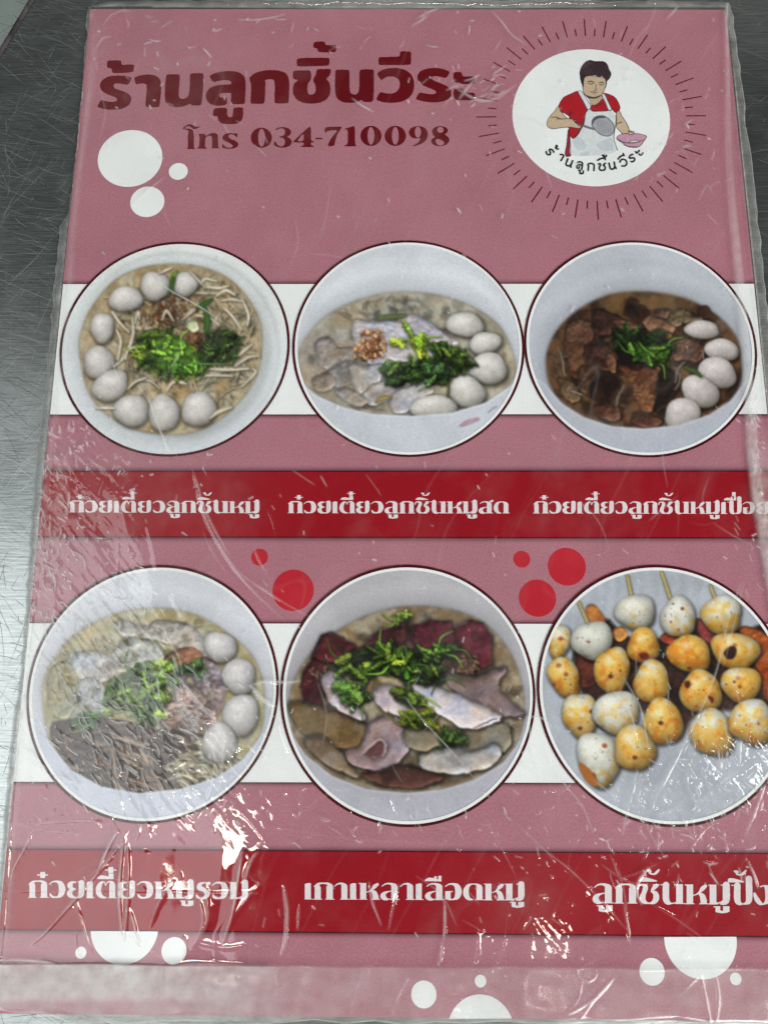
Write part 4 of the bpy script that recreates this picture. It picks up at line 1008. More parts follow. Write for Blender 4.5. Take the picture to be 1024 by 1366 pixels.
for i, (cx, cy, rx, ry, a, ye) in enumerate(BALLS):
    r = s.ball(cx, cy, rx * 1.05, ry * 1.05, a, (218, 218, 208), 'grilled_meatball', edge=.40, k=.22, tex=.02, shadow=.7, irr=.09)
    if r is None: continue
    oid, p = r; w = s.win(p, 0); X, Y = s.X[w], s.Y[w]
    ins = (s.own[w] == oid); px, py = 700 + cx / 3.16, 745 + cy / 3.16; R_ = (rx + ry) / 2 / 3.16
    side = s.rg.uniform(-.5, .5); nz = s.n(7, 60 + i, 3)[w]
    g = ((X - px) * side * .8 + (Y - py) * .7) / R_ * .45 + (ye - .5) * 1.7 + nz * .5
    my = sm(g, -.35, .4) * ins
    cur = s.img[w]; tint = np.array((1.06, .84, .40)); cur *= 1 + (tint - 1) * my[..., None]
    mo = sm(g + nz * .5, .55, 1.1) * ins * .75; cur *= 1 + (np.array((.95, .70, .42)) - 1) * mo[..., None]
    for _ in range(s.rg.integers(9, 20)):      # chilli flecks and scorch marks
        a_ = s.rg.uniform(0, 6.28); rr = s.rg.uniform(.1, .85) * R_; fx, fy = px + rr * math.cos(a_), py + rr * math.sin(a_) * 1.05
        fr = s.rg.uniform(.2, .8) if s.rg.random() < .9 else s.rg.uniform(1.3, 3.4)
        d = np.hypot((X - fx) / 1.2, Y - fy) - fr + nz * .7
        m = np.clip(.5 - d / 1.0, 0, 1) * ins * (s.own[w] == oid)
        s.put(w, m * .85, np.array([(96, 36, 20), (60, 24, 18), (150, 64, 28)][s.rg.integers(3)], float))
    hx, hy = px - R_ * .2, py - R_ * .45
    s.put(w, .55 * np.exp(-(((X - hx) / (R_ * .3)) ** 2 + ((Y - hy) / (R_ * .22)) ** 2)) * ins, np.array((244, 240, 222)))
for q, c in [([(835,395),(870,368),(890,385),(880,420),(850,425)], (50, 22, 20)), ([(670,525),(690,515),(698,535),(682,550)], (80, 30, 18)), ([(255,905),(290,905),(300,940),(275,945)], (70, 26, 16)), ([(480,400),(515,398),(520,425),(490,425)], (104, 34, 16)), ([(770,580),(795,590),(788,612)], (88, 30, 18)), ([(225,860),(265,880),(310,950),(270,950),(235,900)], (166, 100, 40))]:
    s.poly(q, c, shadow=0, dome=2, k=.1)
s.build('food_photo', menu, m_col, 'photo of grilled meatballs on bamboo skewers with chilli sauce')

# ------------------------------------------------------------------ round logo: sunburst, white disc, cook with strainer and bowl, curved shop name
lb = (683.5, 892.5, 65.5, 249)
lc = circ_fit(*lb)
disc('logo_disc', lc, lc[2], LAY, m_white, menu)
burst = empty('sunburst', parent=menu)
m_ray = ink('sunburst_print', (112, 18, 32), .1)
r_in, r_long, r_short = lc[2] * 1.205, lc[2] * 1.462, lc[2] * 1.315
wd = .00021
for i in range(64):
    a = math.pi / 2 - i * math.pi / 32
    r1 = r_long if i % 2 == 0 else r_short
    d = np.array([math.cos(a), math.sin(a)]); n_ = np.array([-d[1], d[0]])
    q = [(lc[0] + d[0] * r + n_[0] * o * wd, lc[1] + d[1] * r + n_[1] * o * wd, LAY) for r, o in ((r_in, -1), (r1, -1), (r1, 1), (r_in, 1))]
    mesh_obj('ray', np.array(q), np.array([[0, 1, 2, 3]]), m_ray, burst)
s = Pic((722, 868, 74, 242), .5, 21, LAY * 2, (720, 70, 6.827))
s.img[:] = np.array(WHITE)
INK = (52, 44, 50); SK = (208, 184, 154); RD = (182, 34, 44)
def fig(pts, col, name=None, oid=None, ow=6, smooth=True, ink_=INK):
    p = s.tp(pts); p = crom(p, 5) if smooth else p
    w = s.win(p, 3); X, Y = s.X[w], s.Y[w]
    d, _ = seg_dist(p, X, Y, closed=True); d = np.where(inside(p, X, Y), -d, d)
    oid = oid or s.new(name)
    s.put(w, np.clip(.5 - d / .7, 0, 1), np.array(col, float) * (1 + s.n(3, 3, 2)[w][..., None] * .03), oid)
    if ow: s.put(w, np.clip(.5 - (np.abs(d) - ow / 6.827 / 2) / .7, 0, 1) * .92, np.array(ink_, float), oid)
    return oid
def lin_(pts, oid, col=INK, al=.9): s.stroke([(x, y, w) for x, y, w in pts], col, oid=oid, shadow=0, edge=.1, tex=0, hl=0, alpha=al)
# bottom dress strip, apron skirt
fig([(255,700),(240,830),(226,935),(278,938),(275,840),(270,760)], (150, 44, 62), 'cook_shirt')
ap = fig([(400,560),(430,520),(440,470),(520,540),(620,520),(680,560),(692,600),(690,660),(672,740),(680,830),(705,892),(600,930),(450,940),(285,935),(275,840),(290,780),(340,760),(380,690)], (226, 231, 232), 'cook_apron', ow=0)
s.put(s.win(s.tp([(500,790),(660,900)]), 0), np.ones(s.X[s.win(s.tp([(500,790),(660,900)]), 0)].shape) * .0, np.array((200, 205, 212)))
for q in ([(510,830),(600,790),(655,780),(665,830),(660,890),(560,890)], [(300,800),(360,770),(420,850),(380,890),(320,870)], [(360,920),(440,900),(430,940),(370,940)]): fig(q, (208, 214, 219), oid=ap, ow=0)
# shirt
sh = fig([(345,355),(280,375),(210,410),(165,490),(180,530),(250,570),(265,600),(260,700),(275,760),(305,782),(350,740),(375,690),(400,640),(410,560),(430,520),(400,450)], RD, 'cook_shirt')
fig([(575,372),(640,385),(690,420),(725,490),(718,530),(692,550),(650,510),(620,440)], RD, oid=sh)
fig([(470,480),(520,470),(570,420),(590,430),(625,520),(560,532),(480,535),(455,500)], RD, oid=sh)
lin_([(262,600,4),(272,560,7),(275,525,4)], sh); lin_([(262,570,4),(280,555,6),(298,545,3)], sh)
# arms
ar = fig([(165,490),(125,540),(80,590),(58,650),(75,680),(120,695),(190,685),(270,680),(330,690),(370,688),(360,660),(320,640),(330,620),(290,605),(250,600),(190,540)], SK, 'cook_arm')
lin_([(100,590,4),(150,590,7),(180,605,7),(245,602,5)], ar); lin_([(300,612,8),(330,640,12),(355,665,8)], ar); lin_([(150,610,4),(175,600,6)], ar)
ar2 = fig([(692,550),(718,532),(745,580),(790,650),(812,710),(800,745),(755,745),(720,710),(695,680),(690,600)], SK, 'cook_arm')
lin_([(697,650,4),(720,640,7),(742,633,4)], ar2)
# neck and straps
nk = fig([(395,375),(440,420),(465,475),(500,478),(540,450),(562,420),(565,370),(500,410),(440,390)], (200, 172, 146), 'cook_head', ow=4)
fig([(345,358),(378,352),(420,420),(460,490),(435,520),(395,450)], (228, 232, 234), oid=ap, ow=5)
fig([(562,385),(585,378),(610,430),(650,520),(622,524),(595,460)], (228, 232, 234), oid=ap, ow=5)
lin_([(470,480,4),(520,488,6),(575,455,4)], sh)
lin_([(690,545,4),(694,620,7),(676,720,7),(672,790,6),(705,892,5)], ap); lin_([(262,700,4),(270,780,6),(278,935,4)], ap, al=.6); lin_([(305,782,5),(370,700,7),(400,630,6),(412,560,4)], sh)
lin_([(455,520,3),(540,540,4),(640,525,3)], ap, al=.5)
# head
hd = fig([(390,230),(440,212),(510,218),(560,225),(598,240),(602,290),(585,340),(560,385),(520,410),(480,412),(430,400),(398,370),(385,310)], SK, 'cook_head')
lin_([(420,392,8),(450,408,16),(500,412,13),(545,392,7)], hd)
hr = fig([(385,300),(365,240),(362,160),(400,95),(450,68),(500,80),(560,78),(605,100),(628,155),(645,190),(635,230),(605,265),(600,290),(592,245),(560,215),(540,225),(500,208),(440,212),(405,230),(395,270)], (58, 38, 46), 'cook_hair', ow=4)
lin_([(432,270,5),(460,262,9),(492,272,5)], hd); lin_([(440,283,3),(465,287,9),(490,280,3)], hd, (92, 72, 60)); lin_([(535,275,5),(560,272,9),(582,280,4)], hd); lin_([(535,290,3),(560,296,9),(578,290,3)], hd, (92, 72, 60))
lin_([(508,290,4),(505,320,6),(508,342,6),(488,345,4)], hd); lin_([(455,358,4),(490,362,7),(524,364,4)], hd, (92, 60, 56)); lin_([(475,378,2),(495,382,4),(508,378,2)], hd, (150, 120, 100))
lin_([(388,330,5),(392,290,10),(385,240,6)], hd); lin_([(590,320,4),(602,285,8),(600,250,5)], hd)
# strainer and bowl
lin_([(330,645,10),(420,680,15),(490,702,12)], s.new('strainer_handle'), (112, 108, 118)); lin_([(340,640,4),(430,672,4),(490,692,4)], s.new('strainer_handle'))
so = fig([(470,660),(478,610),(520,580),(580,578),(630,610),(668,660),(672,710),(640,755),(590,760),(540,740),(490,690)], (176, 176, 182), 'strainer')
lin_([(478,650,8),(490,615,18),(530,590,22),(585,590,14)], so, (78, 78, 88))
for i in range(6): lin_([(500 + i * 8, 640 + i * 20, 2), (560 + i * 10, 622 + i * 20, 3), (620 + i * 9, 630 + i * 20, 2)], so, (128, 128, 140), .6)
for i in range(6): lin_([(520 + i * 22, 610 + i * 6, 2), (530 + i * 22, 670 + i * 6, 3), (540 + i * 20, 735 + i * 3, 2)], so, (128, 128, 140), .6)
bo = fig([(695,775),(720,750),(780,738),(860,735),(930,745),(968,765),(945,805),(910,850),(870,865),(800,858),(745,820),(710,800)], (206, 156, 176), 'cook_bowl')
fig([(810,815),(850,800),(900,805),(880,818),(830,822)], (232, 222, 226), oid=bo, ow=4); lin_([(700,785,4),(760,818,7),(860,822,7),(945,795,4)], bo); lin_([(735,830,4),(800,856,7),(880,860,5)], bo)
fig([(805,745),(815,715),(845,715),(858,738),(830,748)], SK, oid=ar2, ow=5); lin_([(795,715,4),(825,722,7),(850,735,4)], ar2)
s.own[s.own == 0] = -1
# keep only the figure's own cells; the white disc shows around it
def logo_build():
    s.names[0] = None
    grown = s.own > 0
    img = np.clip(s.img, 3, 250); col = (np.minimum(lin(img) * GAIN, .86)).reshape(-1, 3)
    flat = P(s.X, s.Y, s.z).reshape(-1, 3)
    i = np.arange((s.ny - 1) * (s.nx - 1)); r = i // (s.nx - 1); c = i % (s.nx - 1); a = r * s.nx + c
    f = np.stack([a, a + s.nx, a + s.nx + 1, a + 1], 1); o = s.own[:-1, :-1].ravel()
    root = empty('cook_figure', parent=menu)
    for k in range(1, len(s.names)):
        ff = f[o == k]
        if len(ff) < 12: continue
        u, inv = np.unique(ff, return_inverse=True)
        mesh_obj(s.names[k], flat[u], inv.reshape(-1, 4), m_col, root, col=col[u])
logo_build()
# curved shop name under the cook: simple monoline letters, traced (zoom units of the same window)
m_black = ink('black_print', (44, 42, 46), .08)
def rr_(x, y, a, pts):
    a = math.radians(a); return [(x + u * math.cos(a) - v * math.sin(a), y + u * math.sin(a) + v * math.cos(a)) for u, v in pts]
Ro = [(24,-52),(4,-56),(-16,-46),(-14,-34),(8,-26),(18,-12),(8,2),(-12,4),(-24,-4)]
Na = [(-26,-56),(-24,-10),(-12,3),(8,0),(20,-20),(22,-56)]; Na2 = [(20,-20),(28,4)]
NAME = [
 [rr_(90,905,48,[(u, v+28) for u, v in Ro])], [rr_(150,868,42,[(-16,-14),(-4,-14),(-8,4),(10,4),(18,-2)])],
 [rr_(182,975,32,[(-22,-40),(-6,-50),(10,-42),(12,4)])], [rr_(255,1030,22,Na), rr_(255,1030,22,Na2)],
 [rr_(357,1055,10,[(-24,-50),(-4,-60),(18,-52),(22,-36),(22,6)]), rr_(357,1055,10,[(22,-28),(-4,-34),(-24,-20),(-20,0),(-4,0),(-4,-14)])], [rr_(372,1085,8,[(-20,-8),(-10,-8),(-8,14),(6,18),(20,12),(20,-8)])],
 [rr_(463,1072,3,[(-26,2),(-24,-34),(-30,-50),(-8,-62),(16,-58),(26,-44),(26,2)])],
 [rr_(568,1070,-5,[(-32,-56),(-18,-58),(-14,-46),(-26,-30),(-26,-10),(-12,2),(12,2),(26,-12),(22,-34),(12,-44),(30,-58)])], [rr_(560,978,-6,[(-36,0),(-8,-12),(30,-12),(32,0)])], [rr_(585,945,-8,[(-16,-10),(-4,-10),(-6,6),(10,6),(20,-4)])],
 [rr_(664,1058,-12,Na), rr_(664,1058,-12,Na2)],
 [rr_(768,1030,-20,[(-28,-46),(-6,-60),(18,-52),(30,-28),(20,-4),(-4,4),(-22,-6)])], [rr_(740,955,-22,[(-34,4),(-10,-10),(28,-10)]), rr_(740,955,-22,[(28,-6),(28,-26)])],
 [rr_(850,985,-32,Ro)],
 [rr_(885,902,-34,[(-14,-8),(-14,6),(4,6),(18,2)])], [rr_(915,920,-34,[(-14,-2),(-10,12),(6,12),(20,8)])],
]
nm = empty('shop_name_lettering', parent=menu)
for g in NAME:
    poly_letter('letter', [], nm, m_black, z=LAY * 4, res=.25, strokes=[[(720 + x / 6.827, 70 + y / 6.827, 1.15) for x, y in q] for q in g])

# ------------------------------------------------------------------ the clear plastic sleeve around the card
def film_mat():
    m = bpy.data.materials.new('clear_creased_plastic'); m.use_nodes = True
    nt = m.node_tree; nt.nodes.clear(); L = nt.links.new
    out = N(nt, 'ShaderNodeOutputMaterial')
    tc = N(nt, 'ShaderNodeTexCoord')
    # hairline scuffs and grime as fine relief
    nz = N(nt, 'ShaderNodeTexNoise'); nz.inputs['Scale'].default_value = 900; nz.inputs['Detail'].default_value = 3; L(tc.outputs['Object'], nz.inputs['Vector'])
    at = N(nt, 'ShaderNodeAttribute'); at.attribute_name = 'Col'
    sep = N(nt, 'ShaderNodeSeparateColor'); L(at.outputs['Color'], sep.inputs[0])
    bp = N(nt, 'ShaderNodeBump'); bp.inputs['Distance'].default_value = .00004; L(nz.outputs['Fac'], bp.inputs['Height']); L(sep.outputs[1], bp.inputs['Strength'])
    gl = N(nt, 'ShaderNodeBsdfGlossy'); gl.inputs['Color'].default_value = (1, 1, 1, 1)
    L(bp.outputs[0], gl.inputs['Normal'])
    mr = N(nt, 'ShaderNodeMapRange'); mr.inputs['To Min'].default_value = .03; mr.inputs['To Max'].default_value = .42; L(sep.outputs[2], mr.inputs[0]); L(mr.outputs[0], gl.inputs['Roughness'])
    g2 = N(nt, 'ShaderNodeBsdfGlossy'); g2.inputs['Roughness'].default_value = .24; L(bp.outputs[0], g2.inputs['Normal'])
    gm = N(nt, 'ShaderNodeMixShader'); gf = N(nt, 'ShaderNodeMath', operation='MULTIPLY'); gf.inputs[1].default_value = .8; gf.use_clamp = True; L(sep.outputs[1], gf.inputs[0]); L(gf.outputs[0], gm.inputs[0]); L(gl.outputs[0], gm.inputs[1]); L(g2.outputs[0], gm.inputs[2]); gl = gm   # crisp gloss plus the soft sheen of fine scuffs
    fr = N(nt, 'ShaderNodeFresnel'); L(bp.outputs[0], fr.inputs['Normal'])
    ge = N(nt, 'ShaderNodeNewGeometry'); ir = N(nt, 'ShaderNodeMapRange'); ir.inputs['To Min'].default_value = 1.55; ir.inputs['To Max'].default_value = 1 / 1.55
    L(ge.outputs['Backfacing'], ir.inputs[0]); L(ir.outputs[0], fr.inputs['IOR'])     # a thin sheet reflects alike from both sides
    f2 = N(nt, 'ShaderNodeMath', operation='MULTIPLY'); f2.inputs[1].default_value = 1.45; f2.use_clamp = True; L(fr.outputs[0], f2.inputs[0])
    tp = N(nt, 'ShaderNodeBsdfTransparent'); tp.inputs['Color'].default_value = (.975, .98, .975, 1)
    m1 = N(nt, 'ShaderNodeMixShader'); L(f2.outputs[0], m1.inputs[0]); L(tp.outputs[0], m1.inputs[1]); L(gl.outputs[0], m1.inputs[2])
    df = N(nt, 'ShaderNodeBsdfDiffuse'); df.inputs['Color'].default_value = (.72, .72, .70, 1)
    tl = N(nt, 'ShaderNodeBsdfTranslucent'); tl.inputs['Color'].default_value = (.72, .72, .70, 1)
    md = N(nt, 'ShaderNodeMixShader'); md.inputs[0].default_value = .35; L(df.outputs[0], md.inputs[1]); L(tl.outputs[0], md.inputs[2])
    n2 = N(nt, 'ShaderNodeTexNoise'); n2.inputs['Scale'].default_value = 260; n2.inputs['Detail'].default_value = 5; L(tc.outputs['Object'], n2.inputs['Vector'])
    v2 = N(nt, 'ShaderNodeMapRange'); v2.inputs['From Min'].default_value = .3; v2.inputs['From Max'].default_value = .7; v2.inputs['To Min'].default_value = .65; v2.inputs['To Max'].default_value = 1.3; L(n2.outputs['Fac'], v2.inputs[0])
    mk = N(nt, 'ShaderNodeMath', operation='MULTIPLY'); mk.use_clamp = True; L(sep.outputs[0], mk.inputs[0]); L(v2.outputs[0], mk.inputs[1])
    m2 = N(nt, 'ShaderNodeMixShader'); L(mk.outputs[0], m2.inputs[0]); L(m1.outputs[0], m2.inputs[1]); L(md.outputs[0], m2.inputs[2])
    L(m2.outputs[0], out.inputs['Surface'])
    return m
m_film = film_mat()
sleeve = tag(empty('plastic_sleeve', (0, 0, 0)), label='clear creased plastic sleeve wrapped over the pink menu', category='plastic sleeve')

ST = 1.35
X0, Y0, X1, Y1 = -40, -22, 1075, 1392
nx, ny = int((X1 - X0) / ST), int((Y1 - Y0) / ST)
gx = X0 + np.arange(nx) * ST; gy = Y0 + np.arange(ny) * ST
FX, FY = np.meshgrid(gx, gy)
rgf = np.random.default_rng(99)
def fn(cell, seed, octv=3, ax=1.0): return noise2(ny, nx, cell / ST, seed, octv, ax)
def rot_noise(cell, ax, ang, seed, octv=2):
    """noise stretched along a direction (degrees)"""
    a = math.radians(ang); u = FX * math.cos(a) + FY * math.sin(a); v = -FX * math.sin(a) + FY * math.cos(a)
    out = np.zeros(FX.shape); amp = 1
    for o in range(octv):
        c = cell / 2 ** o; uu = u / (c * ax) + 100; vv = v / c + 100
        iu, iv = np.floor(uu).astype(int), np.floor(vv).astype(int); fu, fv = uu - iu, vv - iv
        fu = fu * fu * (3 - 2 * fu); fv = fv * fv * (3 - 2 * fv)
        g = np.random.default_rng(seed + o).uniform(-1, 1, (512, 512))
        q = lambda a_, b_: g[b_ % 512, a_ % 512]
        out += amp * ((q(iu, iv) * (1 - fu) + q(iu + 1, iv) * fu) * (1 - fv) + (q(iu, iv + 1) * (1 - fu) + q(iu + 1, iv + 1) * fu) * fv); amp *= .5
    return out
def spot(cx, cy, rx, ry, ang=0, p=2):
    a = math.radians(ang); u = (FX - cx) * math.cos(a) + (FY - cy) * math.sin(a); v = -(FX - cx) * math.sin(a) + (FY - cy) * math.cos(a)
    return np.exp(-((u / rx) ** 2 + (v / ry) ** 2) ** (p / 2))
HT = np.zeros(FX.shape)                 # height, millimetres
MILK = np.zeros(FX.shape)               # whitened plastic: scuffs, plus painted glints and haze
edL, edR = edgeL(FY), edgeR(FY)

# broad waves of the loose film
HT += fn(170, 1, 2) * .30 + fn(70, 2, 2) * .07
bot = sm(FY, 960, 1180)
HT += rot_noise(46, 3.0, -82, 3) * .14 * bot
HT += rot_noise(34, 2.2, 80, 5) * .10 * sm(FY, 1275, 1300)
HT += rot_noise(30, 3.5, 8, 4) * .15 * sm(FY, 1275, 1300)
# zones of crumpling: strength and grain
def ridged(n): return 1 - np.abs(n) * 2
Zc = 1.0 * spot(95, 880, 75, 150, 12) + .9 * spot(220, 985, 135, 95, -20) + .5 * spot(120, 740, 50, 110) + .6 * spot(75, 610, 30, 120, 8) + .5 * spot(150, 600, 90, 40, 30) \
   + .45 * spot(930, 1010, 150, 70) + .4 * spot(700, 1190, 70, 60, 30) + .5 * spot(900, 1130, 170, 60) + .3 * spot(50, 1080, 60, 70) + .5 * spot(1010, 640, 26, 160, 0) \
   + .35 * spot(290, 1050, 60, 40, -30) + .25 * spot(520, 1090, 220, 26) + .25 * spot(110, 40, 40, 60) + .3 * spot(640, 105, 70, 50) + .25 * spot(960, 180, 30, 110) + .22 * spot(200, 130, 120, 60)
Zc *= 1 - .8 * spot(275, 1165, 110, 60); Zc += .5 * spot(105, 640, 40, 90, 10)
HT += rot_noise(26, 3.4, 62, 11) * .085 * Zc
HT += rot_noise(11, 4.5, 62, 13) * .05 * Zc
HT += ridged(rot_noise(9, 5.0, 50, 15)) * .05 * Zc
HT += fn(5, 17, 2) * .012 * (Zc + .04)
fold_strip = spot(290, 1050, 70, 45, -30) + .8 * spot(705, 1195, 40, 50, 20)
HT += fn(9, 18, 2) * .03 * fold_strip + fn(34, 19, 2) * .06 * spot(290, 1130, 130, 150) + fn(30, 20, 2) * .04 * spot(760, 1160, 260, 120)

def crease(pts, amp=.1, wid=1.6, milk=0.0, mw=1.5, taper=True, side=0.0):
    """a crease along px points: a sharp ridge (amp mm), optionally whitened; side adds a step across it"""
    p = crom(pts, 5, False) if len(pts) > 2 else np.array(pts, float)
    pad = max(wid * 5, 14)
    a, b = np.searchsorted(gx, [p[:, 0].min() - pad, p[:, 0].max() + pad]); c, d = np.searchsorted(gy, [p[:, 1].min() - pad, p[:, 1].max() + pad])
    if a >= b or c >= d: return
    w = (slice(c, d), slice(a, b)); D, S_ = seg_dist(p, FX[w], FY[w])
    tp_ = np.sin(np.clip(S_, .02, .98) * math.pi) ** .4 if taper else 1
    HT[w] += amp * np.exp(-D / wid) * tp_
    if milk: MILK[w] = np.maximum(MILK[w], milk * np.exp(-(D / mw) ** 2) * tp_)  # whitening paints crease glints as well as scuff
C = crease
# the long ridges one can follow in the picture
C([(258,628),(262,640),(266,652),(270,668),(279,690),(288,708),(297,724),(307,742)], .22, 2.0, .35, 1.3)
C([(266,655),(268,668),(275,690),(285,712),(300,738),(318,764),(345,795),(380,828)], .16, 2.2, .3, 1.2)
C([(300,738),(325,768),(352,786),(382,806),(415,824)], .16, 2.0, .25, 1.2)
C([(203,368),(226,388),(262,408),(302,434)], .18, 1.7, .5, 1.3); C([(150,480),(158,505)], .12, 1.5, .4, 1)
C([(138,474),(140,495),(150,516),(158,532)], .12, 1.5, .35, 1); C([(199,530),(206,552),(217,580),(229,606)], .16, 1.6, .5, 1.2)
C([(105,548),(140,545),(168,545)], .1, 1.5, .2, 1)
C([(236,898),(252,918),(272,942),(296,966)], .3, 2.2, .4, 1.6); C([(296,966),(300,985),(297,1040)], .2, 2.0, .4, 1.4); C([(236,898),(240,925),(262,955),(290,962)], .2, 2.4)
C([(336,914),(350,930),(368,942)], .25, 2.0, .6, 2.0); C([(336,914),(355,909),(385,910),(400,908)], .22, 2.0, .55, 1.8); C([(375,965),(380,985),(386,1003)], .22, 1.8, .5, 1.4)
C([(540,930),(565,962),(600,1000),(632,1038)], .16, 1.5, .4, 1.0); C([(520,1062),(530,1088)], .12, 1.4, .4, 1)
C([(985,780),(968,830),(953,894),(930,950),(905,1000),(877,1052),(862,1090)], .16, 1.8, .35, 1.3); C([(905,1000),(880,1050)], .12, 1.5, .2, 1)
C([(990,775),(975,838),(962,890)], .10, 1.4, .2, 1)
C([(846,1026),(842,1050),(834,1080),(828,1112)], .2, 1.8, .4, 1.3); C([(851,1030),(850,1052),(846,1085)], .16, 1.5, .3, 1.1); C([(1018,1040),(1006,1075),(990,1115)], .18, 1.8, .35, 1.4)
C([(704,960),(708,995),(722,1034)], .12, 1.5, .4, 1.1); C([(728,995),(736,1022),(755,1050),(775,1075),(790,1112)], .14, 1.5, .3, 1.1); C([(790,1040),(815,1060),(822,1078)], .14, 1.5, .35, 1.2)
C([(830,905),(850,940),(858,975),(862,1000)], .18, 1.7, .35, 1.3); C([(815,920),(838,950),(846,985)], .16, 1.6, .35, 1.3); C([(700,955),(722,958),(735,970)], .1, 1.5, .4, 1.2)
C([(920,1080),(960,1042),(1010,1010)], .12, 1.5, .2, 1); C([(925,1010),(940,1045),(955,1085)], .12, 1.4, .2, 1); C([(955,1000),(958,1025)], .16, 1.5, .6, 1.4); C([(984,985),(983,1022)], .16, 1.5, .6, 1.3)
C([(690,1100),(728,1135),(760,1160),(800,1200),(835,1240)], .22, 2.0, .2, 1.3); C([(868,1205),(905,1228),(950,1262),(975,1285)], .2, 2.0, .12, 1.2)
C([(862,1156),(850,1172),(846,1188),(853,1204)], .22, 1.7, .75, 1.5); C([(995,1148),(1003,1168),(1007,1182)], .2, 1.7, .7, 1.3); C([(830,1205),(835,1235),(838,1256)], .16, 1.5, .4, 1.1); C([(812,1140),(828,1180),(834,1220)], .12, 1.6, .2, 1.1)
C([(765,1286),(770,1300),(782,1306),(792,1298),(790,1286)], .25, 1.7, .4, 1.5); C([(818,1298),(795,1325),(770,1342),(752,1350)], .26, 1.8, .7, 1.5); C([(812,1303),(790,1330),(765,1366)], .22, 1.6, .55, 1.4); C([(774,1305),(768,1330),(755,1345)], .16, 1.6, .3, 1.3)
C([(931,1296),(938,1330),(946,1372)], .2, 1.8, .4, 1.5); C([(950,1296),(955,1330),(950,1372)], .16, 1.8, .3, 1.5)
C([(166,1122),(163,1150),(160,1190),(163,1230),(166,1252)], .3, 2.2, .6, 1.6); C([(172,1125),(173,1160),(171,1210),(168,1250)], .2, 1.8, .35, 1.3); C([(176,1215),(182,1240),(186,1258)], .2, 1.8, .5, 1.6)
C([(158,1108),(146,1130),(130,1165)], .24, 1.9, .7, 1.6); C([(172,1108),(150,1142),(105,1195),(60,1245),(38,1262)], .18, 2.2, .3, 1.8); C([(46,1108),(36,1130),(20,1160),(14,1195)], .18, 1.8, .45, 1.4)
C([(325,1133),(320,1160),(312,1210),(299,1256)], .24, 1.9, .5, 1.4); C([(345,1135),(334,1152),(326,1180)], .2, 1.8, .35, 1.3); C([(268,1200),(272,1230),(258,1262)], .18, 2.0, .25, 2); C([(276,1180),(278,1225),(262,1258)], .14, 1.8, .2, 1.4)
C([(380,1182),(384,1215),(382,1250),(376,1272)], .24, 1.9, .35, 1.6); C([(366,1285),(374,1312)], .2, 1.6, .4, 1.3); C([(400,1205),(398,1240)], .1, 1.5, .2, 1)
C([(492,1176),(498,1205),(508,1232)], .16, 1.6, .4, 1.2); C([(532,1178),(524,1210),(518,1238)], .14, 1.5, .25, 1.2); C([(592,1198),(593,1230),(591,1252)], .2, 1.6, .6, 1.3); C([(590,1256),(586,1282)], .14, 1.5, .4, 1.2)
C([(0,1186),(60,1188),(150,1186),(260,1190),(345,1190)], .10, 1.6, .14, 1.0, False)
C([(330,1122),(480,1124),(600,1130),(720,1138)], .12, 2.2, .0); C([(350,1100),(470,1118),(620,1126)], .10, 2.0, .05)
C([(490,1285),(480,1310),(470,1350),(466,1372)], .12, 2.4, .12, 3); C([(548,1300),(530,1335),(520,1372)], .16, 2.6, .25, 3.5)
C([(0,1094),(40,1098),(110,1094),(150,1098)], .15, 1.8, .25, 1.3); C([(20,1100),(70,1108),(120,1112)], .12, 1.6, .2, 1.2)
C([(222,1284),(224,1310)], .18, 1.6, .5, 1.4); C([(262,1255),(300,1262),(330,1258)], .14, 2.6)
C([(605,118),(622,130),(640,138),(660,135),(685,118)], .2, 1.9, .5, 1.8); C([(612,135),(625,118),(634,108)], .18, 1.7, .5, 1.6); C([(625,140),(650,128)], .16, 1.6, .4, 1.4)
C([(140,36),(150,24),(165,18),(178,20)], .1, 1.6, .3, 1.1); C([(128,70),(138,55),(150,52)], .1, 1.5, .4, 1.2); C([(272,68),(278,74),(283,80)], .14, 1.4, .8, 1.1); C([(470,134),(482,143),(498,152)], .14, 1.4, .6, 1.1)
C([(318,30),(340,30),(362,27),(380,22)], .12, 1.5, .5, 1.2); C([(555,28),(570,20),(585,14)], .12, 1.5, .5, 1.2); C([(548,38),(562,30),(570,24)], .12, 1.5, .5, 1.2); C([(655,18),(668,32),(682,50),(700,62)], .12, 1.5, .4, 1.2)
C([(870,30),(850,52),(838,78),(828,110)], .08, 1.3, .16, .9); C([(888,28),(896,20),(905,8)], .12, 1.4, .5, 1.1); C([(930,270),(940,250),(948,262)], .1, 1.4, .2, 1); C([(885,560),(882,610),(888,650)], .07, 1.4, .16, .9)
C([(163,0),(172,28)], .08, 1.3, .14, .9); C([(220,240),(195,260),(178,276)], .1, 1.4, .35, 1.0); C([(215,250),(222,290),(230,305)], .07, 1.4, .15, .9)
C([(390,628),(408,640),(420,648)], .1, 1.4, .2, 1); C([(428,636),(436,650)], .12, 1.4, .5, 1); C([(488,634),(500,650),(508,662)], .08, 1.4, .16, .9)
for k in range(120):                     # streaks of scuff and painted glint, mostly on the left and lower film
    if k < 44: x, y = rgf.uniform(60, 360), rgf.uniform(560, 1250)
    else: x, y = rgf.uniform(420, 1010), rgf.uniform(900, 1340)
    if k > 88: x, y = rgf.uniform(120, 980), rgf.uniform(20, 700)
    a = rgf.normal(1.05, .45) if rgf.random() < .7 else rgf.normal(-.9, .4); l = rgf.uniform(25, 90); q = rgf.uniform(-.25, .25)
    C([(x, y), (x + l * .5 * math.cos(a), y + l * .5 * math.sin(a)), (x + l * math.cos(a + q), y + l * math.sin(a + q))], rgf.uniform(.05, .14), rgf.uniform(1.2, 1.9), rgf.uniform(.0, .22), rgf.uniform(.8, 1.2))
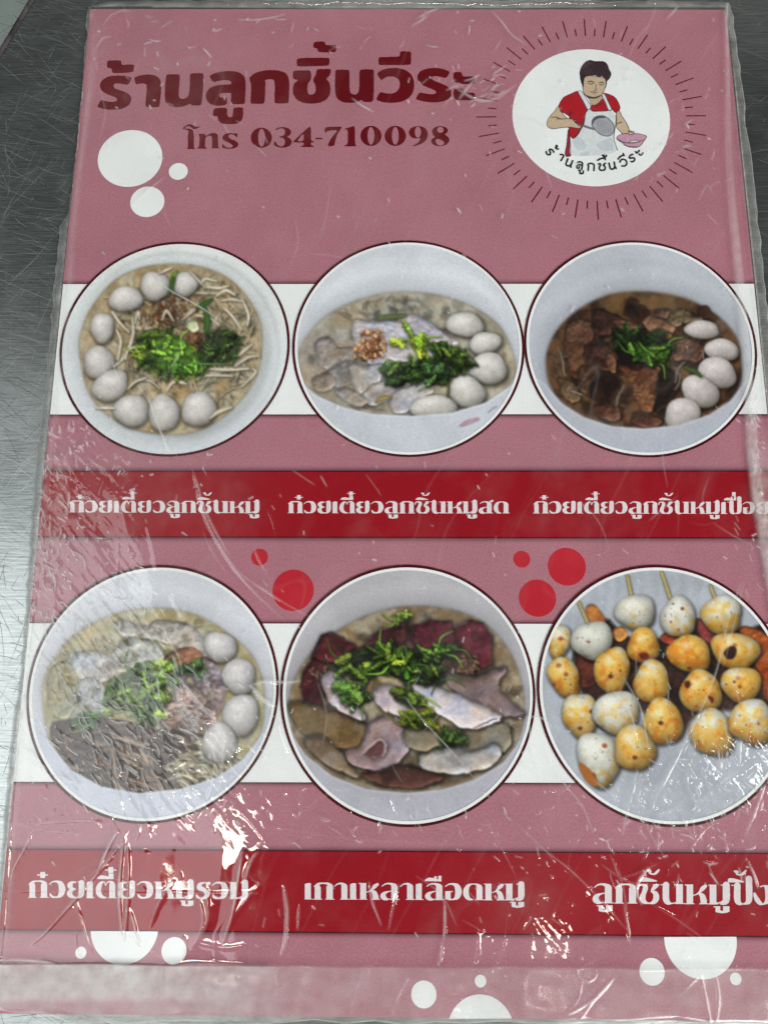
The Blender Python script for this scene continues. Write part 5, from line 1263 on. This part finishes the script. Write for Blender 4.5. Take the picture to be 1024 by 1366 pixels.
# small dents and flecks: each a short nick, some whitened to paint a glint
dens = .05 + 1.2 * Zc + .5 * spot(1010, 640, 22, 150, 0, 2) + .35 * spot(120, 620, 60, 60) + .3 * spot(800, 150, 90, 60)
def rand_pt():
    while True:
        x, y = rgf.uniform(40, 1040), rgf.uniform(6, 1340); i, j = int((y - Y0) / ST), int((x - X0) / ST)
        if x < edgeL(y) or x > edgeR(y): continue
        if rgf.random() < dens[i, j]: return x, y
for k in range(1300):
    x, y = rand_pt(); a = rgf.normal(1.0, .7); l = rgf.exponential(3.2) + 1.2; wd = rgf.uniform(.9, 1.5)
    C([(x, y), (x + l * math.cos(a), y + l * math.sin(a))], rgf.uniform(-.07, .12), wd, rgf.choice([0, 0, .3, .6, .8]) if l < 8 else .25, wd * .7, False)

def sprinkle(n, px, py, ang, sa, ln, amp, mk):  # short creases, whitened to paint glints on the film
    for _ in range(n):
        x, y = px(), py(); 
        if callable(x): x = x(y)
        a = math.radians(rgf.normal(ang, sa)); l = rgf.uniform(*ln); b = rgf.normal(0, .18)
        C([(x, y), (x + l * .5 * math.cos(a), y + l * .5 * math.sin(a)), (x + l * math.cos(a + b), y + l * math.sin(a + b))], rgf.uniform(*amp), rgf.uniform(1.1, 1.9), rgf.uniform(*mk), rgf.uniform(.7, 1.2))
U_ = rgf.uniform
sprinkle(130, lambda: (lambda y: float(np.interp(y, [430, 520, 600, 660, 740], [989, 997, 1001, 1008, 1022])) + rgf.normal(2, 4)), lambda: U_(520, 745), 75, 22, (3, 12), (.06, .2), (.3, .95))
sprinkle(60, lambda: (lambda y: edgeL(y) + rgf.normal(-3, 2.5)), lambda: U_(480, 1060), 95, 10, (6, 24), (.05, .15), (.3, .8))
sprinkle(150, lambda: (lambda y: edgeL(y) + abs(rgf.normal(18, 26))), lambda: U_(560, 840), 68, 22, (4, 22), (.05, .16), (.1, .85))
sprinkle(110, lambda: rgf.normal(150, 62), lambda: rgf.normal(950, 70), 42, 20, (8, 36), (.05, .2), (.05, .75))
sprinkle(45, lambda: rgf.normal(110, 40), lambda: rgf.normal(860, 60), 60, 20, (8, 30), (.05, .18), (.1, .7))
sprinkle(60, lambda: rgf.normal(930, 60), lambda: rgf.normal(1020, 60), 75, 35, (6, 26), (.05, .16), (.05, .6))
sprinkle(40, lambda: rgf.normal(880, 90), lambda: rgf.normal(1120, 30), 55, 35, (5, 20), (.05, .16), (.1, .7))
sprinkle(28, lambda: rgf.normal(560, 110), lambda: rgf.normal(1090, 22), 35, 25, (5, 22), (.04, .14), (.05, .6))
sprinkle(30, lambda: U_(130, 680), lambda: U_(20, 70), -20, 35, (4, 18), (.04, .12), (.1, .6))
sprinkle(26, lambda: rgf.normal(905, 30), lambda: rgf.normal(215, 45), -55, 20, (4, 16), (.04, .12), (.05, .5))
sprinkle(16, lambda: rgf.normal(640, 28), lambda: rgf.normal(125, 14), -25, 25, (5, 22), (.06, .16), (.2, .8))
# side folds: the film bends over the card's long edges; a second, looser layer runs inside the right one
fl_ = edL + 9 + 3 * np.sin(FY / 90.) ; 
HT += .25 * sm(FX - edL, -9, 3) - .12 * np.exp(-((FX - fl_) / 2.2) ** 2)
HT += -.25 * sm(FX - edR, 0, 8)
fxR = np.interp(FY, [0, 30, 115, 200, 290, 380, 430, 520, 600, 660, 740, 900, 1366], [968, 966, 968, 969, 975, 984, 989, 997, 1001, 1008, 1022, 1050, 1130])
wR = np.interp(FY, [0, 200, 300, 430, 560, 700, 1366], [2, 3.5, 5, 6, 7, 9, 12])
strip = np.exp(-((FX - fxR) / wR) ** 4)
HT += .16 * strip + ridged(fn(9, 41, 2)) * .05 * strip * sm(FY, 440, 560)
MILK = np.maximum(MILK, strip * np.interp(FY, [0, 60, 200, 330, 520, 640, 900], [.5, .32, .14, .30, .42, .6, .6]))
MILK = np.maximum(MILK, .22 * np.exp(-((FX - fxR + wR) / 1.2) ** 2) * sm(FY, 40, 200))
beyond = sm(FX - fxR, 3, 9) * sm(FY, 560, 640)
MILK = np.maximum(MILK, .30 * beyond); HT += ridged(fn(12, 43, 2)) * .06 * beyond
# left seam strip outside the card
outL = np.interp(FY, [0, 20, 100, 200, 280, 300, 400, 500, 600, 700, 800, 900, 1000, 1110, 1200, 1300, 1350], [116, 115, 112, 103, 92, 80, 70, 61, 49, 40, 34, 26, 12, 3, -4, -12, -15])
outR = np.interp(FY, [0, 20, 115, 200, 250, 290, 320, 385, 470, 700, 1366], [972, 978, 990, 1001, 1007, 1011, 1015, 1021, 1030, 1060, 1130])
outT = np.interp(FX, [0, 112, 118, 130, 150, 300, 520, 700, 975], [30, 30, 9, 5, 1, -2, -3, -2, 2])
outB = np.interp(FX, [-40, 0, 60, 100, 130, 200, 400, 700, 1075], [1342, 1346, 1354, 1364, 1368, 1362, 1364, 1366, 1370])
outL = outL + 1.6 * np.interp(FY[:, 0], np.arange(-30, 1400, 9), rgf.normal(0, .6, 159))[:, None]
outR = outR + 1.6 * np.interp(FY[:, 0], np.arange(-30, 1400, 13), rgf.normal(0, .6, 110))[:, None]
outT = outT + 1.8 * np.interp(FX[0], np.arange(-60, 1100, 17), rgf.normal(0, .7, 69))[None, :]
outB = outB + 3.0 * np.interp(FX[0], np.arange(-60, 1100, 40), rgf.normal(0, .7, 29))[None, :]
cardT = 12 + (FX - 121) / 846
inside_card = (FX > edL) & (FX < edR) & (FY > cardT) & (FY < 1352)
side_milk = np.where(FX < edL + .5, .22 + .12 * fn(14, 51, 3) + .1 * sm(FY, 0, 500), 0)
side_milk = np.where(FX > edR - .5, .16 + .08 * fn(14, 52, 3), side_milk)
side_milk = np.where(FY < cardT + 1, .26 + .14 * fn(12, 53, 3, 3), side_milk)
MILK = np.maximum(MILK, side_milk)
for ed_, wv in ((FX - outL, 1.5), (outR - FX, 1.6), (FY - outT, 1.5)): MILK = np.maximum(MILK, .62 * np.exp(-(ed_ / wv) ** 2))
MILK = np.maximum(MILK, .5 * np.exp(-((FX - edL) / .9) ** 2) * (.6 + .5 * fn(20, 54, 2)))
MILK = np.maximum(MILK, .55 * np.exp(-((FX - edR) / .9) ** 2) * sm(FY, 60, 120))
MILK = np.maximum(MILK, .16 * np.exp(-((FX - (edL + 10 + 2 * np.sin(FY / 60.))) / 4.5) ** 2) * sm(FY, 10, 90))
MILK = np.maximum(MILK, .10 * np.exp(-((FX - edL - 25) / 9.) ** 2) * sm(FY, 560, 640) * sm(FY, 1100, 900))
# top left corner puckers
MILK = np.maximum(MILK, .45 * spot(119, 18, 7, 12) * (.5 + .6 * fn(5, 55, 2)))
HT += fn(7, 56, 2) * .09 * spot(122, 20, 14, 22) + fn(8, 57, 2) * .05 * (FY < cardT)
# bottom hem: a doubled, cloudy strip below y = 1285
hemY = 1283 + FX / 1024 * 6 + 2.2 * fn(90, 63, 2)
hem = sm(FY - hemY, -1, 2.5)
cloud = fn(60, 61, 4, 2.0)
hm = hem * np.clip(np.interp(FX, [0, 180, 300, 420, 620, 760, 1024], [.80, .76, .52, .18, .13, .20, .24]) + cloud * np.interp(FX, [0, 420, 1024], [.16, .10, .09]), .04, .8)
hm *= 1 - .55 * sm(FY, 1325, 1338) * sm(FX, 330, 220)
MILK = np.maximum(MILK, hm)
HT += hem * .22 + .12 * np.exp(-((FY - hemY - 1) / 2.0) ** 2)
C([(0,1279),(30,1279),(60,1281),(78,1284)], .25, 2.2, .75, 1.8); C([(60,1284),(100,1287),(260,1289),(520,1290)], .10, 1.8, .22, 1.1, False)
C([(235,1285),(270,1284),(325,1285)], .2, 1.8, .5, 1.3); C([(-10,1334),(4,1342),(12,1350)], .2, 1.8, .7, 2.0)
MILK = np.maximum(MILK, .5 * np.exp(-((FY - outB + 2) / 2.2) ** 2))
# reflection haze painted over the left half and the bowl 4 and bowl 6 areas
MILK += .06 * spot(190, 660, 120, 90) + .09 * spot(110, 860, 70, 170) + .09 * spot(235, 1000, 130, 60) + .035 * spot(930, 1060, 150, 90) + .04 * spot(200, 130, 140, 110) + .06 * spot(75, 1190, 80, 70) + .04 * spot(700, 1200, 70, 60)
MILK += .003 + .03 * np.clip(fn(40, 71, 4), 0, 1) + .035 * np.clip(rot_noise(46, 3.2, -70, 73, 3) - .35, 0, 1) + .05 * np.clip(ridged(rot_noise(60, 3.5, -62, 77, 2)) - .86, 0, 1) / .14 * (.4 + .6 * np.clip(fn(90, 79, 2) + .3, 0, 1))
MILK = np.clip(MILK, 0, .9)
ROUGH = np.clip(.03 + .30 * np.clip(MILK - .1, 0, 1) + .08 * fn(30, 72, 3) + .22 * hem, 0, 1)
BUMP = np.clip(.06 + .5 * Zc + .25 * hem + .3 * strip, 0, 1)

HT -= HT.min()
edge_in = np.minimum.reduce([FX - outL, outR - FX, FY - outT, outB - FY])
ins = edge_in > -ST * 1.05
base = .55 * sm(edge_in, 0, 10) - .55 * (1 - sm(edge_in, 0, 10)) * 1.0
lift = np.where(inside_card, .45, 0)
Z_ = np.where(edge_in < 12, np.maximum(base, np.where((FX > edL - 1) & (FX < edR + 1) & (FY > cardT - 1) & (FY < 1355), .42, -.6)), .55)
# soften the step at the card's edge
kk = np.ones(7) / 7
Z_ = np.apply_along_axis(lambda r: np.convolve(np.pad(r, 3, 'edge'), kk, 'valid'), 1, Z_)
Z_ = np.apply_along_axis(lambda r: np.convolve(np.pad(r, 3, 'edge'), kk, 'valid'), 0, Z_)
amp = sm(edge_in, -1, 6) * .85 + .15
ZF = (np.maximum(Z_, np.where(inside_card, .40, -.7)) + HT * amp * .9) * .001
V0 = P(np.clip(FX, outL, outR), np.clip(FY, outT, outB), 0.0)
V0[..., 2] = ZF
# sit over the traced place: shift along the view ray so the pattern keeps its position on the card
flat = V0.reshape(-1, 3)
i = np.arange((ny - 1) * (nx - 1)); r = i // (nx - 1); c = i % (nx - 1); a = r * nx + c
f = np.stack([a, a + nx, a + nx + 1, a + 1], 1)
io = ins.ravel(); keep = io[f].all(1); f = f[keep]
u, inv = np.unique(f, return_inverse=True)
col = np.stack([MILK.ravel(), BUMP.ravel(), ROUGH.ravel()], 1)[u]
mesh_obj('film', flat[u], inv.reshape(-1, 4), m_film, sleeve, col=col, smooth=True)
